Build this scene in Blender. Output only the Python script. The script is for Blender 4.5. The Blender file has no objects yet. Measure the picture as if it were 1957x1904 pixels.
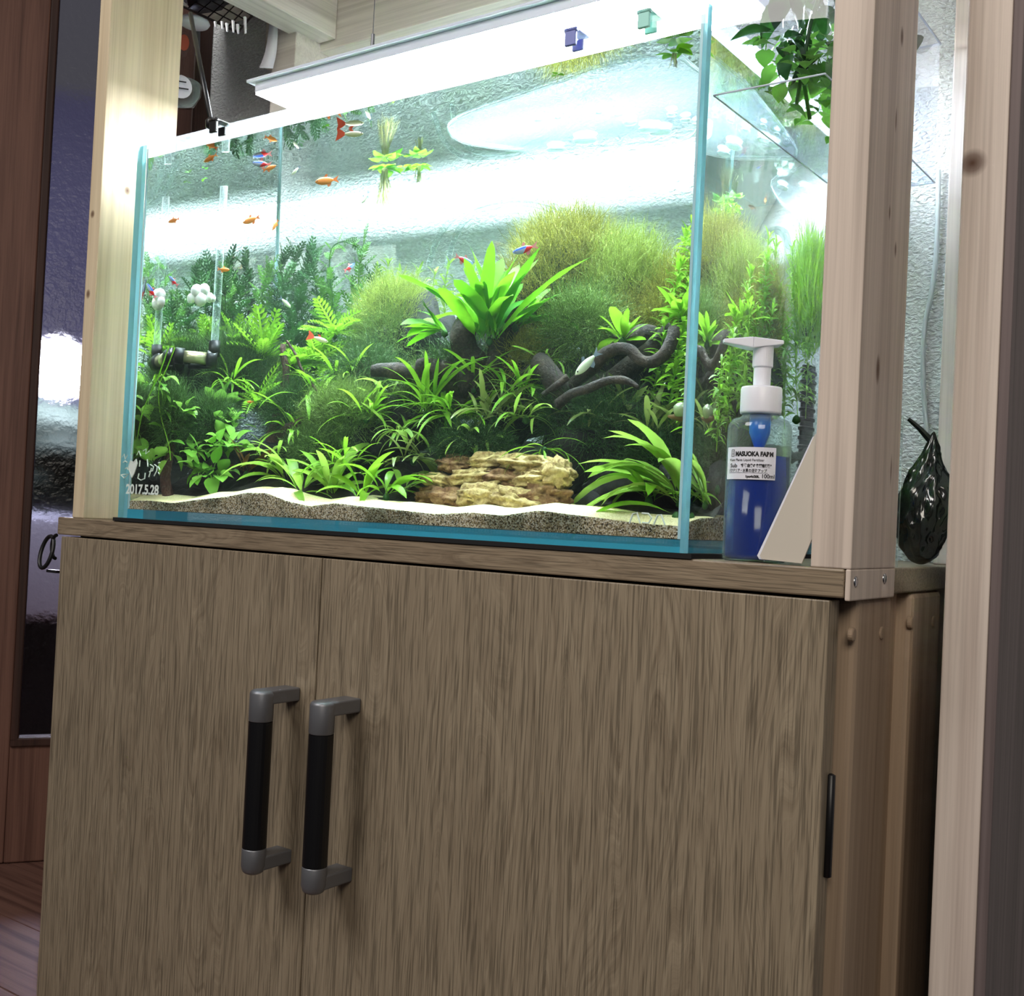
import bpy, bmesh, math, random
from mathutils import Vector, Matrix, noise as mnoise
random.seed(7)
PI = math.pi
scene = bpy.context.scene
COL = scene.collection

# ------------------------------------------------------------------ camera
F_PX = 2146.7
CAM = Vector((0.9303, -0.6573, 0.0175))
YAW, PITCH, ROLL = 0.6194, 0.0178, 0.0481
_f = Vector((-math.sin(YAW)*math.cos(PITCH), math.cos(YAW)*math.cos(PITCH), math.sin(PITCH)))
_r0 = Vector((math.cos(YAW), math.sin(YAW), 0))
_u0 = _r0.cross(_f)
CR = _r0*math.cos(ROLL) + _u0*math.sin(ROLL)
CU = -_r0*math.sin(ROLL) + _u0*math.cos(ROLL)
CF = _f
cam_data = bpy.data.cameras.new('camera')
cam_data.sensor_fit = 'HORIZONTAL'; cam_data.sensor_width = 36.0
cam_data.lens = F_PX/1957*36.0
cam_data.clip_start = 0.01
cam = bpy.data.objects.new('camera', cam_data); COL.objects.link(cam)
cam.matrix_world = Matrix(((CR.x, CU.x, -CF.x, CAM.x), (CR.y, CU.y, -CF.y, CAM.y), (CR.z, CU.z, -CF.z, CAM.z), (0, 0, 0, 1)))
scene.camera = cam
scene.view_settings.view_transform = 'Standard'
scene.view_settings.look = 'None'
scene.view_settings.gamma = 1.0
scene.view_settings.use_curve_mapping = False
scene.view_settings.exposure = 0.0
scene.cycles.use_denoising = True
scene.cycles.max_bounces = 14
scene.cycles.diffuse_bounces = 4
scene.cycles.glossy_bounces = 6
scene.cycles.transmission_bounces = 10
scene.cycles.transparent_max_bounces = 24
scene.cycles.volume_bounces = 0
scene.cycles.caustics_reflective = True
scene.cycles.caustics_refractive = True
scene.cycles.sample_clamp_indirect = 60.0

# ------------------------------------------------------------------ light
LAMP_L = 88.0        # radiance of the aquarium lamp's strip
world = bpy.data.worlds.new('world'); scene.world = world
world.use_nodes = True
world.node_tree.nodes['Background'].inputs[0].default_value = (0.80, 0.78, 0.86, 1)
world.node_tree.nodes['Background'].inputs[1].default_value = 0.085
def area(name, loc, target, size, energy, color):
    d = bpy.data.lights.new(name, 'AREA'); d.size = size; d.energy = energy; d.color = color
    o = bpy.data.objects.new(name, d); COL.objects.link(o); o.location = loc
    o.rotation_euler = (Vector(target)-Vector(loc)).to_track_quat('-Z', 'Y').to_euler()
    return o
area('room_ceiling_light', (-0.15, -1.5, 1.5), (0.35, 0, -0.2), 0.8, 27.0, (1.0, 0.96, 0.92))
area('room_side_light', (1.3, -1.15, 0.75), (0.7, 0.05, -0.15), 0.6, 10.5, (1.0, 0.92, 0.80))

# ------------------------------------------------------------------ pixel -> place
def ray(px, py):
    return (CF*F_PX + CR*(px-978.5) - CU*(py-952)).normalized()
def A(px, py, y):                       # through air to the plane y
    v = ray(px, py); return CAM + v*((y-CAM.y)/v.y)
def AX(px, py, x):
    v = ray(px, py); return CAM + v*((x-CAM.x)/v.x)
def AZ(px, py, z):
    v = ray(px, py); return CAM + v*((z-CAM.z)/v.z)
def _refr(v, n, eta):
    c = -n.dot(v); k = 1-eta*eta*(1-c*c)
    return eta*v + (eta*c-math.sqrt(k))*n
def _front(px, py):
    v = ray(px, py); p = CAM + v*((.006-CAM.y)/v.y)
    return p, _refr(v, Vector((0, -1, 0)), 1/1.333)
def W(px, py, y):                       # through the front pane into the water, to the plane y
    p, w = _front(px, py); return p + w*((y-.006)/w.y)
def WZ(px, py, z):
    p, w = _front(px, py); return p + w*((z-p.z)/w.z)
def S(px, py, y):                       # through the right pane into the water, to the plane y
    v = ray(px, py); p = CAM + v*((.594-CAM.x)/v.x)
    w = _refr(v, Vector((1, 0, 0)), 1/1.333); return p + w*((y-p.y)/w.y)

# ------------------------------------------------------------------ colours and materials
def c(r, g, b):
    f = lambda u: (u/255/12.92) if u/255 <= .04045 else ((u/255+.055)/1.055)**2.4
    return (f(r), f(g), f(b), 1)
class N:
    """small node-tree helper"""
    def __init__(s, name):
        s.m = bpy.data.materials.new(name); s.m.use_nodes = True
        s.t = s.m.node_tree; s.t.nodes.clear()
        s.out = s.t.nodes.new('ShaderNodeOutputMaterial')
    def n(s, kind, **kw):
        nd = s.t.nodes.new(kind)
        for k, v in kw.items():
            if k.startswith('i_'):
                key = k[2:]
                key = int(key) if key.isdigit() else key.replace('_', ' ')
                s.set(nd, key, v)
            else: setattr(nd, k, v)
        return nd
    def set(s, nd, key, v):
        sock = nd.inputs[key]
        if isinstance(v, bpy.types.NodeSocket): s.t.links.new(v, sock)
        elif isinstance(v, bpy.types.Node): s.t.links.new(v.outputs[0], sock)
        else: sock.default_value = v
    def math(s, op, a, b=0.0, cl=False):
        nd = s.n('ShaderNodeMath', operation=op, use_clamp=cl); s.set(nd, 0, a); s.set(nd, 1, b); return nd.outputs[0]
    def mix(s, fac, a, b, mode='MIX'):
        nd = s.n('ShaderNodeMix', data_type='RGBA', blend_type=mode)
        s.set(nd, 0, fac); s.set(nd, 6, a); s.set(nd, 7, b); return nd.outputs[2]
    def ramp(s, fac, stops):
        nd = s.n('ShaderNodeValToRGB'); s.set(nd, 0, fac)
        el = nd.color_ramp.elements
        while len(el) < len(stops): el.new(0.5)
        for e, (p, col) in zip(el, stops):
            e.position = p; e.color = col if len(col) == 4 else (*col, 1)
        return nd.outputs[0]
    def coord(s, scale=(1, 1, 1), kind='Object'):
        tc = s.n('ShaderNodeTexCoord'); mp = s.n('ShaderNodeMapping')
        s.t.links.new(tc.outputs[kind], mp.inputs[0]); mp.inputs[3].default_value = scale
        return mp.outputs[0]
    def noise(s, vec, scale=5, detail=3, rough=.5, dist=0.0):
        nd = s.n('ShaderNodeTexNoise'); s.set(nd, 'Vector', vec); s.set(nd, 'Scale', scale)
        s.set(nd, 'Detail', detail); s.set(nd, 'Roughness', rough); s.set(nd, 'Distortion', dist); return nd.outputs[0]
    def bump(s, h, strength=.3, dist=.001):
        nd = s.n('ShaderNodeBump'); s.set(nd, 'Height', h); s.set(nd, 'Strength', strength); s.set(nd, 'Distance', dist); return nd.outputs[0]
    def principled(s, col, rough=.5, metal=0.0, normal=None, **kw):
        nd = s.n('ShaderNodeBsdfPrincipled'); s.set(nd, 'Base Color', col); s.set(nd, 'Roughness', rough); s.set(nd, 'Metallic', metal)
        if normal is not None: s.set(nd, 'Normal', normal)
        for k, v in kw.items(): s.set(nd, k.replace('_', ' '), v)
        return nd.outputs[0]
    def fin(s, sh, vol=None):
        s.t.links.new(sh, s.out.inputs[0])
        if vol is not None: s.t.links.new(vol, s.out.inputs[1])
        return s.m
def plain(name, col, rough=.5, metal=0.0, **kw):
    n = N(name); return n.fin(n.principled(col, rough, metal, **kw))
def shmix(n, fac, a, b):
    nd = n.n('ShaderNodeMixShader'); n.set(nd, 0, fac); n.t.links.new(a, nd.inputs[1]); n.t.links.new(b, nd.inputs[2]); return nd.outputs[0]

def oak(name, axis, dark, light):
    n = N(name)
    sc = (120, 120, 3.0) if axis == 'z' else (3.0, 120, 120)
    big = (9, 9, 1.3) if axis == 'z' else (1.3, 9, 9)
    warp = n.noise(n.coord(big), 1.6, 2, .5)
    co = n.coord(sc)
    add = n.n('ShaderNodeVectorMath', operation='ADD'); n.set(add, 0, co)
    cmb = n.n('ShaderNodeCombineXYZ'); k = n.math('MULTIPLY', warp, 26.0)
    n.set(cmb, 0 if axis == 'z' else 2, k); n.t.links.new(cmb.outputs[0], add.inputs[1])
    g = n.noise(add.outputs[0], 2.4, 5, .72)
    pore = n.noise(n.coord((900, 900, 22) if axis == 'z' else (22, 900, 900)), 1.0, 2, .6)
    col = n.ramp(g, [(.3, dark), (.5, tuple((a+b)/2 for a, b in zip(dark, light))), (.72, light)])
    pm = n.ramp(pore, [(.38, (.55, .55, .55, 1)), (.52, (1, 1, 1, 1))])
    col = n.mix(1.0, col, pm, 'MULTIPLY')
    return n.fin(n.principled(col, .42, 0, n.bump(pore, .25, .0004), Specular_IOR_Level=.35))
def pine(name, dark, light, knots=(), rough=.55, axis='z'):
    n = N(name)
    i = 'xyz'.index(axis)
    sc = [38, 38, 38]; sc[i] = 1.3
    fine = [420, 420, 420]; fine[i] = 6
    g = n.noise(n.coord(sc), 1.5, 3, .55, .6)
    fi = n.noise(n.coord(fine), 1.0, 2, .6)
    col = n.ramp(g, [(.35, dark), (.55, light), (.75, tuple(min(1, v*1.06) for v in light))])
    col = n.mix(.25, col, n.ramp(fi, [(.3, tuple(v*.55 for v in dark[:3])+(1,)), (.6, light)]))
    for (x, y, z, r, st) in knots:
        tc = n.n('ShaderNodeTexCoord'); sub = n.n('ShaderNodeVectorMath', operation='SUBTRACT'); sub.inputs[1].default_value = (x, y, z)
        n.t.links.new(tc.outputs['Object'], sub.inputs[0])
        mul = n.n('ShaderNodeVectorMath', operation='MULTIPLY'); m = [1/r]*3; m[i] = 1/(r*st); mul.inputs[1].default_value = m
        n.t.links.new(sub.outputs[0], mul.inputs[0])
        ln = n.n('ShaderNodeVectorMath', operation='LENGTH'); n.t.links.new(mul.outputs[0], ln.inputs[0])
        fac = n.ramp(ln.outputs[1], [(0.0, (1, 1, 1, 1)), (.55, (.7, .7, .7, 1)), (1.0, (0, 0, 0, 1))])
        col = n.mix(fac, col, c(84, 52, 34))
    return n.fin(n.principled(col, rough, 0, n.bump(fi, .15, .0003), Specular_IOR_Level=.3))
def leafmat(name, base, alt, trans=.42, rough=.38, ns=90, lo=.55):
    n = N(name); base = tuple(v*.72 for v in base[:3])+(1,); alt = tuple(v*.72 for v in alt[:3])+(1,)
    oi = n.n('ShaderNodeObjectInfo')
    nz = n.noise(n.coord((1, 1, 1)), ns, 2, .5)
    col = n.mix(oi.outputs['Random'], base, alt)
    col = n.mix(n.ramp(nz, [(.35, (.35, .35, .35, 1)), (.6, (0, 0, 0, 1))]), col, tuple(v*lo for v in base[:3])+(1,))
    if ns > 200: col = n.mix(n.ramp(n.noise(n.coord((1, 1, 1)), ns*2, 1, .5), [(.5, (0, 0, 0, 1)), (.7, (1, 1, 1, 1))]), col, tuple(min(1, v*1.7) for v in alt[:3])+(1,))
    p = n.principled(col, rough, 0, Specular_IOR_Level=.3)
    tr = n.n('ShaderNodeBsdfTranslucent'); n.set(tr, 0, n.mix(.5, col, alt))
    return n.fin(shmix(n, trans, p, tr.outputs[0]))

M = {}
M['oak_v'] = oak('oak laminate upright grain', 'z', c(124, 110, 92), c(156, 142, 121))
M['oak_h'] = oak('oak laminate lengthwise grain', 'x', c(118, 102, 84), c(158, 142, 120))
M['oak_edge'] = plain('oak laminate edge', c(120, 100, 76), .5)
M['brown_wood'] = pine('brown stained wood', c(136, 116, 98), c(168, 146, 124))
M['dark_gap'] = plain('dark gap', c(22, 18, 15), .9)
M['metal'] = plain('brushed pewter', c(122, 123, 128), .42, .6)
M['black_grip'] = plain('black grip', c(14, 14, 17), .35)
M['black_plastic'] = plain('black plastic', c(20, 20, 23), .4)
M['screw'] = plain('screw steel', c(190, 190, 195), .25, 1.0)
M['white_plastic'] = plain('white plastic', c(226, 226, 236), .35)
M['rubber_mat'] = plain('black foam mat', c(12, 12, 14), .85)
M['chrome'] = plain('chrome', c(225, 228, 235), .12, 1.0)
M['wire_black'] = plain('black wire', c(22, 22, 26), .35)
M['paper'] = plain('white paper', c(222, 222, 232), .8)
M['card'] = plain('grey cardboard', c(196, 188, 176), .85)
M['brown_trim'] = pine('dark brown trim', c(54, 36, 30), c(74, 50, 42))
M['door_wood'] = pine('reddish brown door', c(92, 62, 52), c(126, 90, 76))
M['pine_left'] = pine('pale pine left', c(196, 176, 146), c(214, 197, 167), knots=((-.056, .03, .33, .0045, 1.3), (-.056, .07, .245, .008, .8), (-.056, .055, .16, .003, 8), (-.068, -.001, .3, .004, 1.2), (-.068, -.001, .22, .004, 1.4)))
M['pine_right'] = pine('pale pine right', c(178, 163, 152), c(205, 190, 178), knots=((.7085, .035, .12, .0045, 2.4), (.7085, .06, .2, .0025, 2.5), (.7085, .045, .22, .002, 3), (.7085, .055, .335, .0035, 2.2), (.7085, .05, .28, .002, 5), (.7085, .07, .06, .0018, 7)))
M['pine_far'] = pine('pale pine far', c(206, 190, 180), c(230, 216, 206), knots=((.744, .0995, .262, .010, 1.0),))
M['pine_far_shade'] = pine('shaded grey pine', c(92, 80, 80), c(120, 107, 107))  # darkened pine for the shaded side of the far post
M['pine_beam'] = pine('pale pine beam', c(208, 200, 192), c(232, 226, 218), axis='x')
M['pine_beam_y'] = pine('pale pine beam y', c(208, 200, 192), c(232, 226, 218), axis='y')

def thin_glass(name, tint, refl=1.0, ior=1.45, rough=0.0):
    n = N(name)
    tr = n.n('ShaderNodeBsdfTransparent'); n.set(tr, 0, tint)
    gl = n.n('ShaderNodeBsdfGlossy'); n.set(gl, 'Roughness', rough)
    fr = n.n('ShaderNodeFresnel'); n.set(fr, 0, ior)
    ge = n.n('ShaderNodeNewGeometry')
    fac = n.math('MULTIPLY', n.math('MULTIPLY', fr.outputs[0], n.math('SUBTRACT', 1.0, ge.outputs['Backfacing'])), refl)
    return n.fin(shmix(n, fac, tr.outputs[0], gl.outputs[0]))
M['glass'] = thin_glass('clear glass pane', (.985, .997, .997, 1), .8)
def misty():
    n = N('misted glass lid')
    tr = n.n('ShaderNodeBsdfTransparent'); tl = n.n('ShaderNodeBsdfTranslucent'); n.set(tl, 0, c(232, 240, 252))
    f = n.noise(n.coord((1, 1, 1)), 160, 2, .6)
    return n.fin(shmix(n, n.math('MULTIPLY', f, .36), tr.outputs[0], tl.outputs[0]))
M['misty'] = misty()
M['acrylic'] = thin_glass('clear acrylic', (.93, .95, .985, 1), 1.0)
M['clear_plastic'] = thin_glass('clear plastic', (.94, .97, .97, 1), 1.2, 1.5, .03)
def tube_glass():
    n = N('clear tube')
    tr = n.n('ShaderNodeBsdfTransparent'); n.set(tr, 0, (.93, .97, .97, 1))
    df = n.n('ShaderNodeBsdfDiffuse'); n.set(df, 0, c(225, 240, 240))
    lw = n.n('ShaderNodeLayerWeight'); n.set(lw, 0, .35)
    return n.fin(shmix(n, n.math('MULTIPLY', lw.outputs['Facing'], .55), tr.outputs[0], df.outputs[0]))
M['tube'] = tube_glass()
def bottle_plastic():
    n = N('clear bottle plastic')
    tr = n.n('ShaderNodeBsdfTransparent'); n.set(tr, 0, (.90, .95, .93, 1))
    gl = n.n('ShaderNodeBsdfGlossy'); n.set(gl, 'Roughness', .08)
    df = n.n('ShaderNodeBsdfDiffuse'); n.set(df, 0, c(196, 222, 214))
    lw = n.n('ShaderNodeLayerWeight'); n.set(lw, 0, .3)
    a_ = shmix(n, n.math('ADD', .02, n.math('MULTIPLY', lw.outputs['Facing'], .3)), tr.outputs[0], df.outputs[0])
    return n.fin(shmix(n, n.math('ADD', .03, n.math('MULTIPLY', lw.outputs['Fresnel'], .35)), a_, gl.outputs[0]))
M['bottle'] = bottle_plastic()
def edge_glass():
    n = N('cyan glass edge')
    d = n.principled(c(142, 212, 228), .15, 0)
    t = n.n('ShaderNodeBsdfTranslucent'); n.set(t, 0, c(160, 226, 240))
    return n.fin(shmix(n, .5, d, t.outputs[0]))
M['edge'] = edge_glass()
M['edge_dark'] = plain('teal glass edge', c(58, 150, 176), .12)
M['silicone'] = plain('silicone bead', c(170, 205, 215), .3)

def water_mat():
    n = N('aquarium water')
    ge = n.n('ShaderNodeNewGeometry')
    sep = n.n('ShaderNodeSeparateXYZ'); n.t.links.new(ge.outputs['True Normal'], sep.inputs[0])
    top = n.math('GREATER_THAN', n.math('ABSOLUTE', sep.outputs[2]), .5)
    gl = n.n('ShaderNodeBsdfGlass'); n.set(gl, 'IOR', 1.333); n.set(gl, 'Roughness', 0.0)
    tr = n.n('ShaderNodeBsdfTransparent')
    wav = n.noise(n.coord((1, 1, 1)), 14, 2, .5)
    bp = n.bump(wav, .03, .01)
    go = n.n('ShaderNodeBsdfGlossy'); n.set(go, 'Roughness', 0.0); n.set(go, 'Normal', bp)
    fr = n.n('ShaderNodeFresnel'); n.set(fr, 0, 1.333)
    surf = shmix(n, fr.outputs[0], tr.outputs[0], go.outputs[0])
    sh = shmix(n, top, gl.outputs[0], surf)
    ab = n.n('ShaderNodeVolumeAbsorption'); n.set(ab, 0, (.45, .86, .80, 1)); n.set(ab, 1, 1.15)
    sc = n.n('ShaderNodeVolumeScatter'); n.set(sc, 0, (.75, 1.0, .86, 1)); n.set(sc, 1, .19)
    ad = n.n('ShaderNodeAddShader'); n.t.links.new(ab.outputs[0], ad.inputs[0]); n.t.links.new(sc.outputs[0], ad.inputs[1])
    return n.fin(sh, ad.outputs[0])
M['water'] = water_mat()
def emit(name, col, s):
    n = N(name); e = n.n('ShaderNodeEmission'); n.set(e, 0, col); n.set(e, 1, s); return n.fin(e.outputs[0])
M['led'] = emit('lamp strip', (.90, .97, 1.0, 1), LAMP_L)
M['lamp_body'] = plain('white lamp housing', c(205, 212, 228), .4)
def wallpaper(name, col):
    n = N(name)
    h = n.noise(n.coord((210, 210, 360)), 1.0, 2, .5, .5)
    col2 = n.mix(n.ramp(h, [(.42, (.5, .5, .5, 1)), (.62, (0, 0, 0, 1))]), col, tuple(x*.72 for x in col[:3])+(1,))
    return n.fin(n.principled(col2, .8, 0, n.bump(h, 1.0, .005)))
M['dark_wall'] = plain('dim grey wall', c(84, 78, 80), .85)
M['wallpaper'] = wallpaper('embossed wallpaper', c(228, 232, 234))
def sand(name, top):
    n = N(name)
    g = n.noise(n.coord((1, 1, 1)), 900, 2, .8)
    vor = n.n('ShaderNodeTexVoronoi'); n.set(vor, 'Vector', n.coord((1, 1, 1))); n.set(vor, 'Scale', 1100.0)
    if top:
        col = n.ramp(g, [(.3, c(190, 168, 112)), (.5, c(236, 218, 166)), (.7, c(250, 240, 205))])
    else:
        dirt = n.noise(n.coord((1, 1, 1)), 26, 3, .6)
        speck = n.ramp(n.n('ShaderNodeSeparateColor', i_0=vor.outputs['Color']).outputs[0], [(.10, c(84, 76, 56)), (.35, c(170, 152, 112)), (.6, c(216, 202, 166)), (.86, c(248, 244, 230))])
        col = n.mix(n.ramp(dirt, [(.45, (0, 0, 0, 1)), (.62, (.8, .8, .8, 1))]), speck, c(62, 100, 44), 'MULTIPLY')
        col = n.mix(.25, col, speck)
    return n.fin(n.principled(col, .9, 0, n.bump(vor.outputs['Distance'], .6, .0015)))
M['sand_top'] = sand('pale sand', True)
M['sand_side'] = sand('sand behind glass', False)
def stone(name, a, b, cc, sc=30):
    n = N(name)
    g = n.noise(n.coord((1, 1, 1)), sc, 5, .65)
    g2 = n.noise(n.coord((1, 1, 1)), sc*9, 3, .6)
    col = n.mix(.35, n.ramp(g, [(.32, a), (.5, b), (.68, cc)]), n.ramp(g2, [(.35, a), (.65, cc)]))
    return n.fin(n.principled(col, .85, 0, n.bump(g2, .7, .002)))
M['dark_stone'] = stone('dark stone', c(12, 11, 10), c(24, 22, 20), c(42, 38, 34))
M['soil'] = stone('dark soil', c(10, 9, 7), c(24, 20, 16), c(46, 38, 31), 60)
M['ochre'] = stone('ochre layered stone', c(96, 66, 36), c(170, 142, 88), c(212, 190, 128), 36)
M['ochre_dark'] = stone('brown layered stone', c(62, 36, 22), c(124, 82, 50), c(160, 128, 84), 36)
M['driftwood'] = stone('driftwood', c(20, 15, 12), c(44, 34, 29), c(84, 68, 58), 45)
M['driftwood_red'] = stone('reddish driftwood', c(38, 22, 18), c(68, 42, 35), c(98, 68, 56), 45)
M['lf_bright'] = leafmat('bright green leaf', c(126, 196, 40), c(172, 224, 66))
M['lf_pale'] = leafmat('pale green leaf', c(142, 196, 66), c(190, 224, 100))
M['lf_fern'] = leafmat('fern green leaf', c(66, 156, 26), c(140, 214, 44))
M['lf_mid'] = leafmat('mid green leaf', c(74, 138, 44), c(120, 178, 70))
M['lf_dark'] = leafmat('dark green leaf', c(40, 92, 42), c(76, 132, 60), .3)
M['lf_olive'] = leafmat('olive leaf', c(112, 130, 58), c(156, 170, 90))
M['lf_round'] = leafmat('round fresh leaf', c(118, 192, 66), c(176, 228, 104), .35, .25)
M['lf_brown'] = leafmat('brown leaf', c(96, 64, 30), c(138, 96, 48), .25)
M['lf_house'] = leafmat('house plant leaf', c(26, 58, 36), c(60, 118, 46), .2, .25)
M['moss_olive'] = leafmat('olive moss', c(140, 140, 56), c(176, 172, 74), .3, .6, 420, .3)
M['moss_green'] = leafmat('green moss', c(92, 126, 52), c(132, 160, 78), .3, .6, 420, .3)
M['moss_dark'] = leafmat('dark moss', c(52, 84, 44), c(84, 120, 60), .3, .6, 420, .3)
M['moss_light'] = leafmat('yellow green moss', c(140, 160, 62), c(176, 192, 92), .35, .6, 420, .3)
M['grass_bright'] = leafmat('vivid grass', c(166, 228, 44), c(196, 244, 74), .45)
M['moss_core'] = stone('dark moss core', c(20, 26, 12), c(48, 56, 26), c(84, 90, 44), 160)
M['root'] = plain('pale roots', c(170, 168, 110), .8)

# ------------------------------------------------------------------ mesh helpers
class MB:
    def __init__(s): s.v = []; s.f = []; s.mi = []
    def add(s, verts, faces, mat=None, mi=0):
        o = len(s.v)
        s.v += [tuple(mat @ Vector(p)) for p in verts] if mat is not None else [tuple(p) for p in verts]
        s.f += [tuple(i+o for i in f) for f in faces]; s.mi += [mi]*len(faces)
        return s
    def box(s, a, b, mi=0, mat=None):
        (x0, y0, z0), (x1, y1, z1) = a, b
        v = [(x0, y0, z0), (x1, y0, z0), (x1, y1, z0), (x0, y1, z0), (x0, y0, z1), (x1, y0, z1), (x1, y1, z1), (x0, y1, z1)]
        return s.add(v, [(0, 3, 2, 1), (4, 5, 6, 7), (0, 1, 5, 4), (1, 2, 6, 5), (2, 3, 7, 6), (3, 0, 4, 7)], mat, mi)
    def tube(s, pts, rad, seg=8, mi=0, cap=True):
        pts = [Vector(p) for p in pts]; n = len(pts)
        if not isinstance(rad, (list, tuple)): rad = [rad]*n
        vs, fs = [], []
        t = (pts[1]-pts[0]).normalized()
        up = Vector((0, 0, 1)) if abs(t.z) < .9 else Vector((1, 0, 0))
        a = t.cross(up).normalized()
        for i, p in enumerate(pts):
            t = (pts[min(i+1, n-1)]-pts[max(i-1, 0)]).normalized()
            a = (a - t*a.dot(t)).normalized(); b = t.cross(a)
            for k in range(seg):
                q = 2*PI*k/seg; vs.append(p+(a*math.cos(q)+b*math.sin(q))*rad[i])
        for i in range(n-1):
            for k in range(seg):
                k2 = (k+1) % seg; fs.append((i*seg+k, i*seg+k2, (i+1)*seg+k2, (i+1)*seg+k))
        if cap:
            fs.append(tuple(range(seg))[::-1]); fs.append(tuple((n-1)*seg+k for k in range(seg)))
        return s.add(vs, fs, None, mi)
    def lathe(s, prof, seg=32, mat=None, mi=0, sy=1.0):
        vs, fs = [], []
        for (r, z) in prof:
            for k in range(seg):
                q = 2*PI*k/seg; vs.append((r*math.cos(q), r*math.sin(q)*sy, z))
        n = len(prof)
        for i in range(n-1):
            for k in range(seg):
                k2 = (k+1) % seg; fs.append((i*seg+k, i*seg+k2, (i+1)*seg+k2, (i+1)*seg+k))
        fs.append(tuple(range(seg))[::-1]); fs.append(tuple((n-1)*seg+k for k in range(seg)))
        return s.add(vs, fs, mat, mi)
    def mesh(s, name, mats, smooth=False):
        me = bpy.data.meshes.new(name); me.from_pydata(s.v, [], s.f)
        for m in (mats if isinstance(mats, (list, tuple)) else [mats]): me.materials.append(m)
        if any(s.mi): me.polygons.foreach_set('material_index', s.mi)
        if smooth: me.polygons.foreach_set('use_smooth', [True]*len(me.polygons))
        me.update(); return me
    def obj(s, name, mats, parent=None, smooth=False, bevel=0, loc=None):
        o = bpy.data.objects.new(name, s.mesh(name, mats, smooth)); COL.objects.link(o)
        if parent: o.parent = parent
        if loc is not None: o.location = loc
        if bevel:
            b = o.modifiers.new('bevel', 'BEVEL'); b.width = bevel; b.segments = 2; b.limit_method = 'ANGLE'
        return o
def put(name, mesh, parent=None, mw=None):
    o = bpy.data.objects.new(name, mesh); COL.objects.link(o)
    if parent: o.parent = parent
    if mw is not None: o.matrix_basis = mw
    return o
def tag(o, label, cat, group=None):
    o['label'] = label; o['category'] = cat
    if group: o['group'] = group
    return o
def thing(name, label, cat, loc=(0, 0, 0), group=None, rotz=0):
    o = bpy.data.objects.new(name, None); COL.objects.link(o); o.location = loc; o.rotation_euler = (0, 0, rotz)
    o.empty_display_size = .01
    return tag(o, label, cat, group)
def struct(o):
    o['kind'] = 'structure'; return o
def spline(pts, n=8):
    """Catmull-Rom through points"""
    P = [Vector(p) for p in pts]; out = []
    for i in range(len(P)-1):
        p0, p1, p2, p3 = P[max(i-1, 0)], P[i], P[i+1], P[min(i+2, len(P)-1)]
        for k in range(n):
            t = k/n
            out.append(.5*((2*p1)+(p2-p0)*t+(2*p0-5*p1+4*p2-p3)*t*t+(3*p1-p0-3*p2+p3)*t**3))
    out.append(P[-1]); return out
def text_mesh(txt, size, bold=0.0, extrude=0.0, align='LEFT'):
    cu = bpy.data.curves.new('t', 'FONT'); cu.body = txt; cu.size = size; cu.offset = bold; cu.extrude = extrude; cu.align_x = align
    o = bpy.data.objects.new('t', cu); COL.objects.link(o)
    dg = bpy.context.evaluated_depsgraph_get(); dg.update()
    me = bpy.data.meshes.new_from_object(o.evaluated_get(dg))
    bpy.data.objects.remove(o); bpy.data.curves.remove(cu); return me
def rock_mesh(name, r, seed, mat, sub=3, amp=.35, freq=1.6, scale=(1, 1, 1), layers=0):
    bm = bmesh.new(); bmesh.ops.create_icosphere(bm, subdivisions=sub, radius=1)
    off = Vector((seed*3.7, seed*1.3, seed*7.1))
    for v in bm.verts:
        p = v.co.normalized()
        d = 1 + amp*mnoise.noise(p*freq+off) + amp*.5*mnoise.noise(p*freq*2.7+off) + amp*.25*mnoise.noise(p*freq*6+off)
        if layers:
            d *= 1 + .10*math.sin(p.z*layers+3*mnoise.noise(p*1.5+off)) 
            hole = mnoise.noise(p*3.1+off*1.7)
            if hole > .22: d *= 1-.55*(hole-.22)/.5
        q = p*d
        v.co = Vector((q.x*scale[0], q.y*scale[1], q.z*scale[2]))*r
    me = bpy.data.meshes.new(name); bm.to_mesh(me); bm.free(); me.materials.append(mat)
    me.polygons.foreach_set('use_smooth', [True]*len(me.polygons)); return me

# ------------------------------------------------------------------ setting
ZB = -.0033          # top of the cabinet board
FLOOR = -.72
WALL_Y = .338
struct(MB().box((-.42, WALL_Y, FLOOR), (1.3, WALL_Y+.06, 1.6)).obj('wall_back', M['wallpaper']))
fl = struct(MB().box((-4.5, -3, FLOOR-.03), (2.5, 4, FLOOR-.004)).obj('floor', M['dark_gap']))
M['floor_wood'] = pine('reddish floorboards', c(84, 56, 48), c(124, 90, 78), axis='x')
for i in range(14):
    y0 = -.5+i*.16
    for k in range(2):
        x0 = -2.6+k*1.7+(i % 3)*.35-.3
        MB().box((x0, y0, FLOOR-.004), (x0+1.695, y0+.157, FLOOR)).obj('plank', M['floor_wood'], fl)
tr = struct(MB().box((-.405, WALL_Y-.022, FLOOR), (-.322, WALL_Y, 1.4)).box((-.335, WALL_Y-.028, FLOOR), (-.322, WALL_Y-.02, 1.4)).obj('trim_1', M['brown_trim'], bevel=.002))
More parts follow.
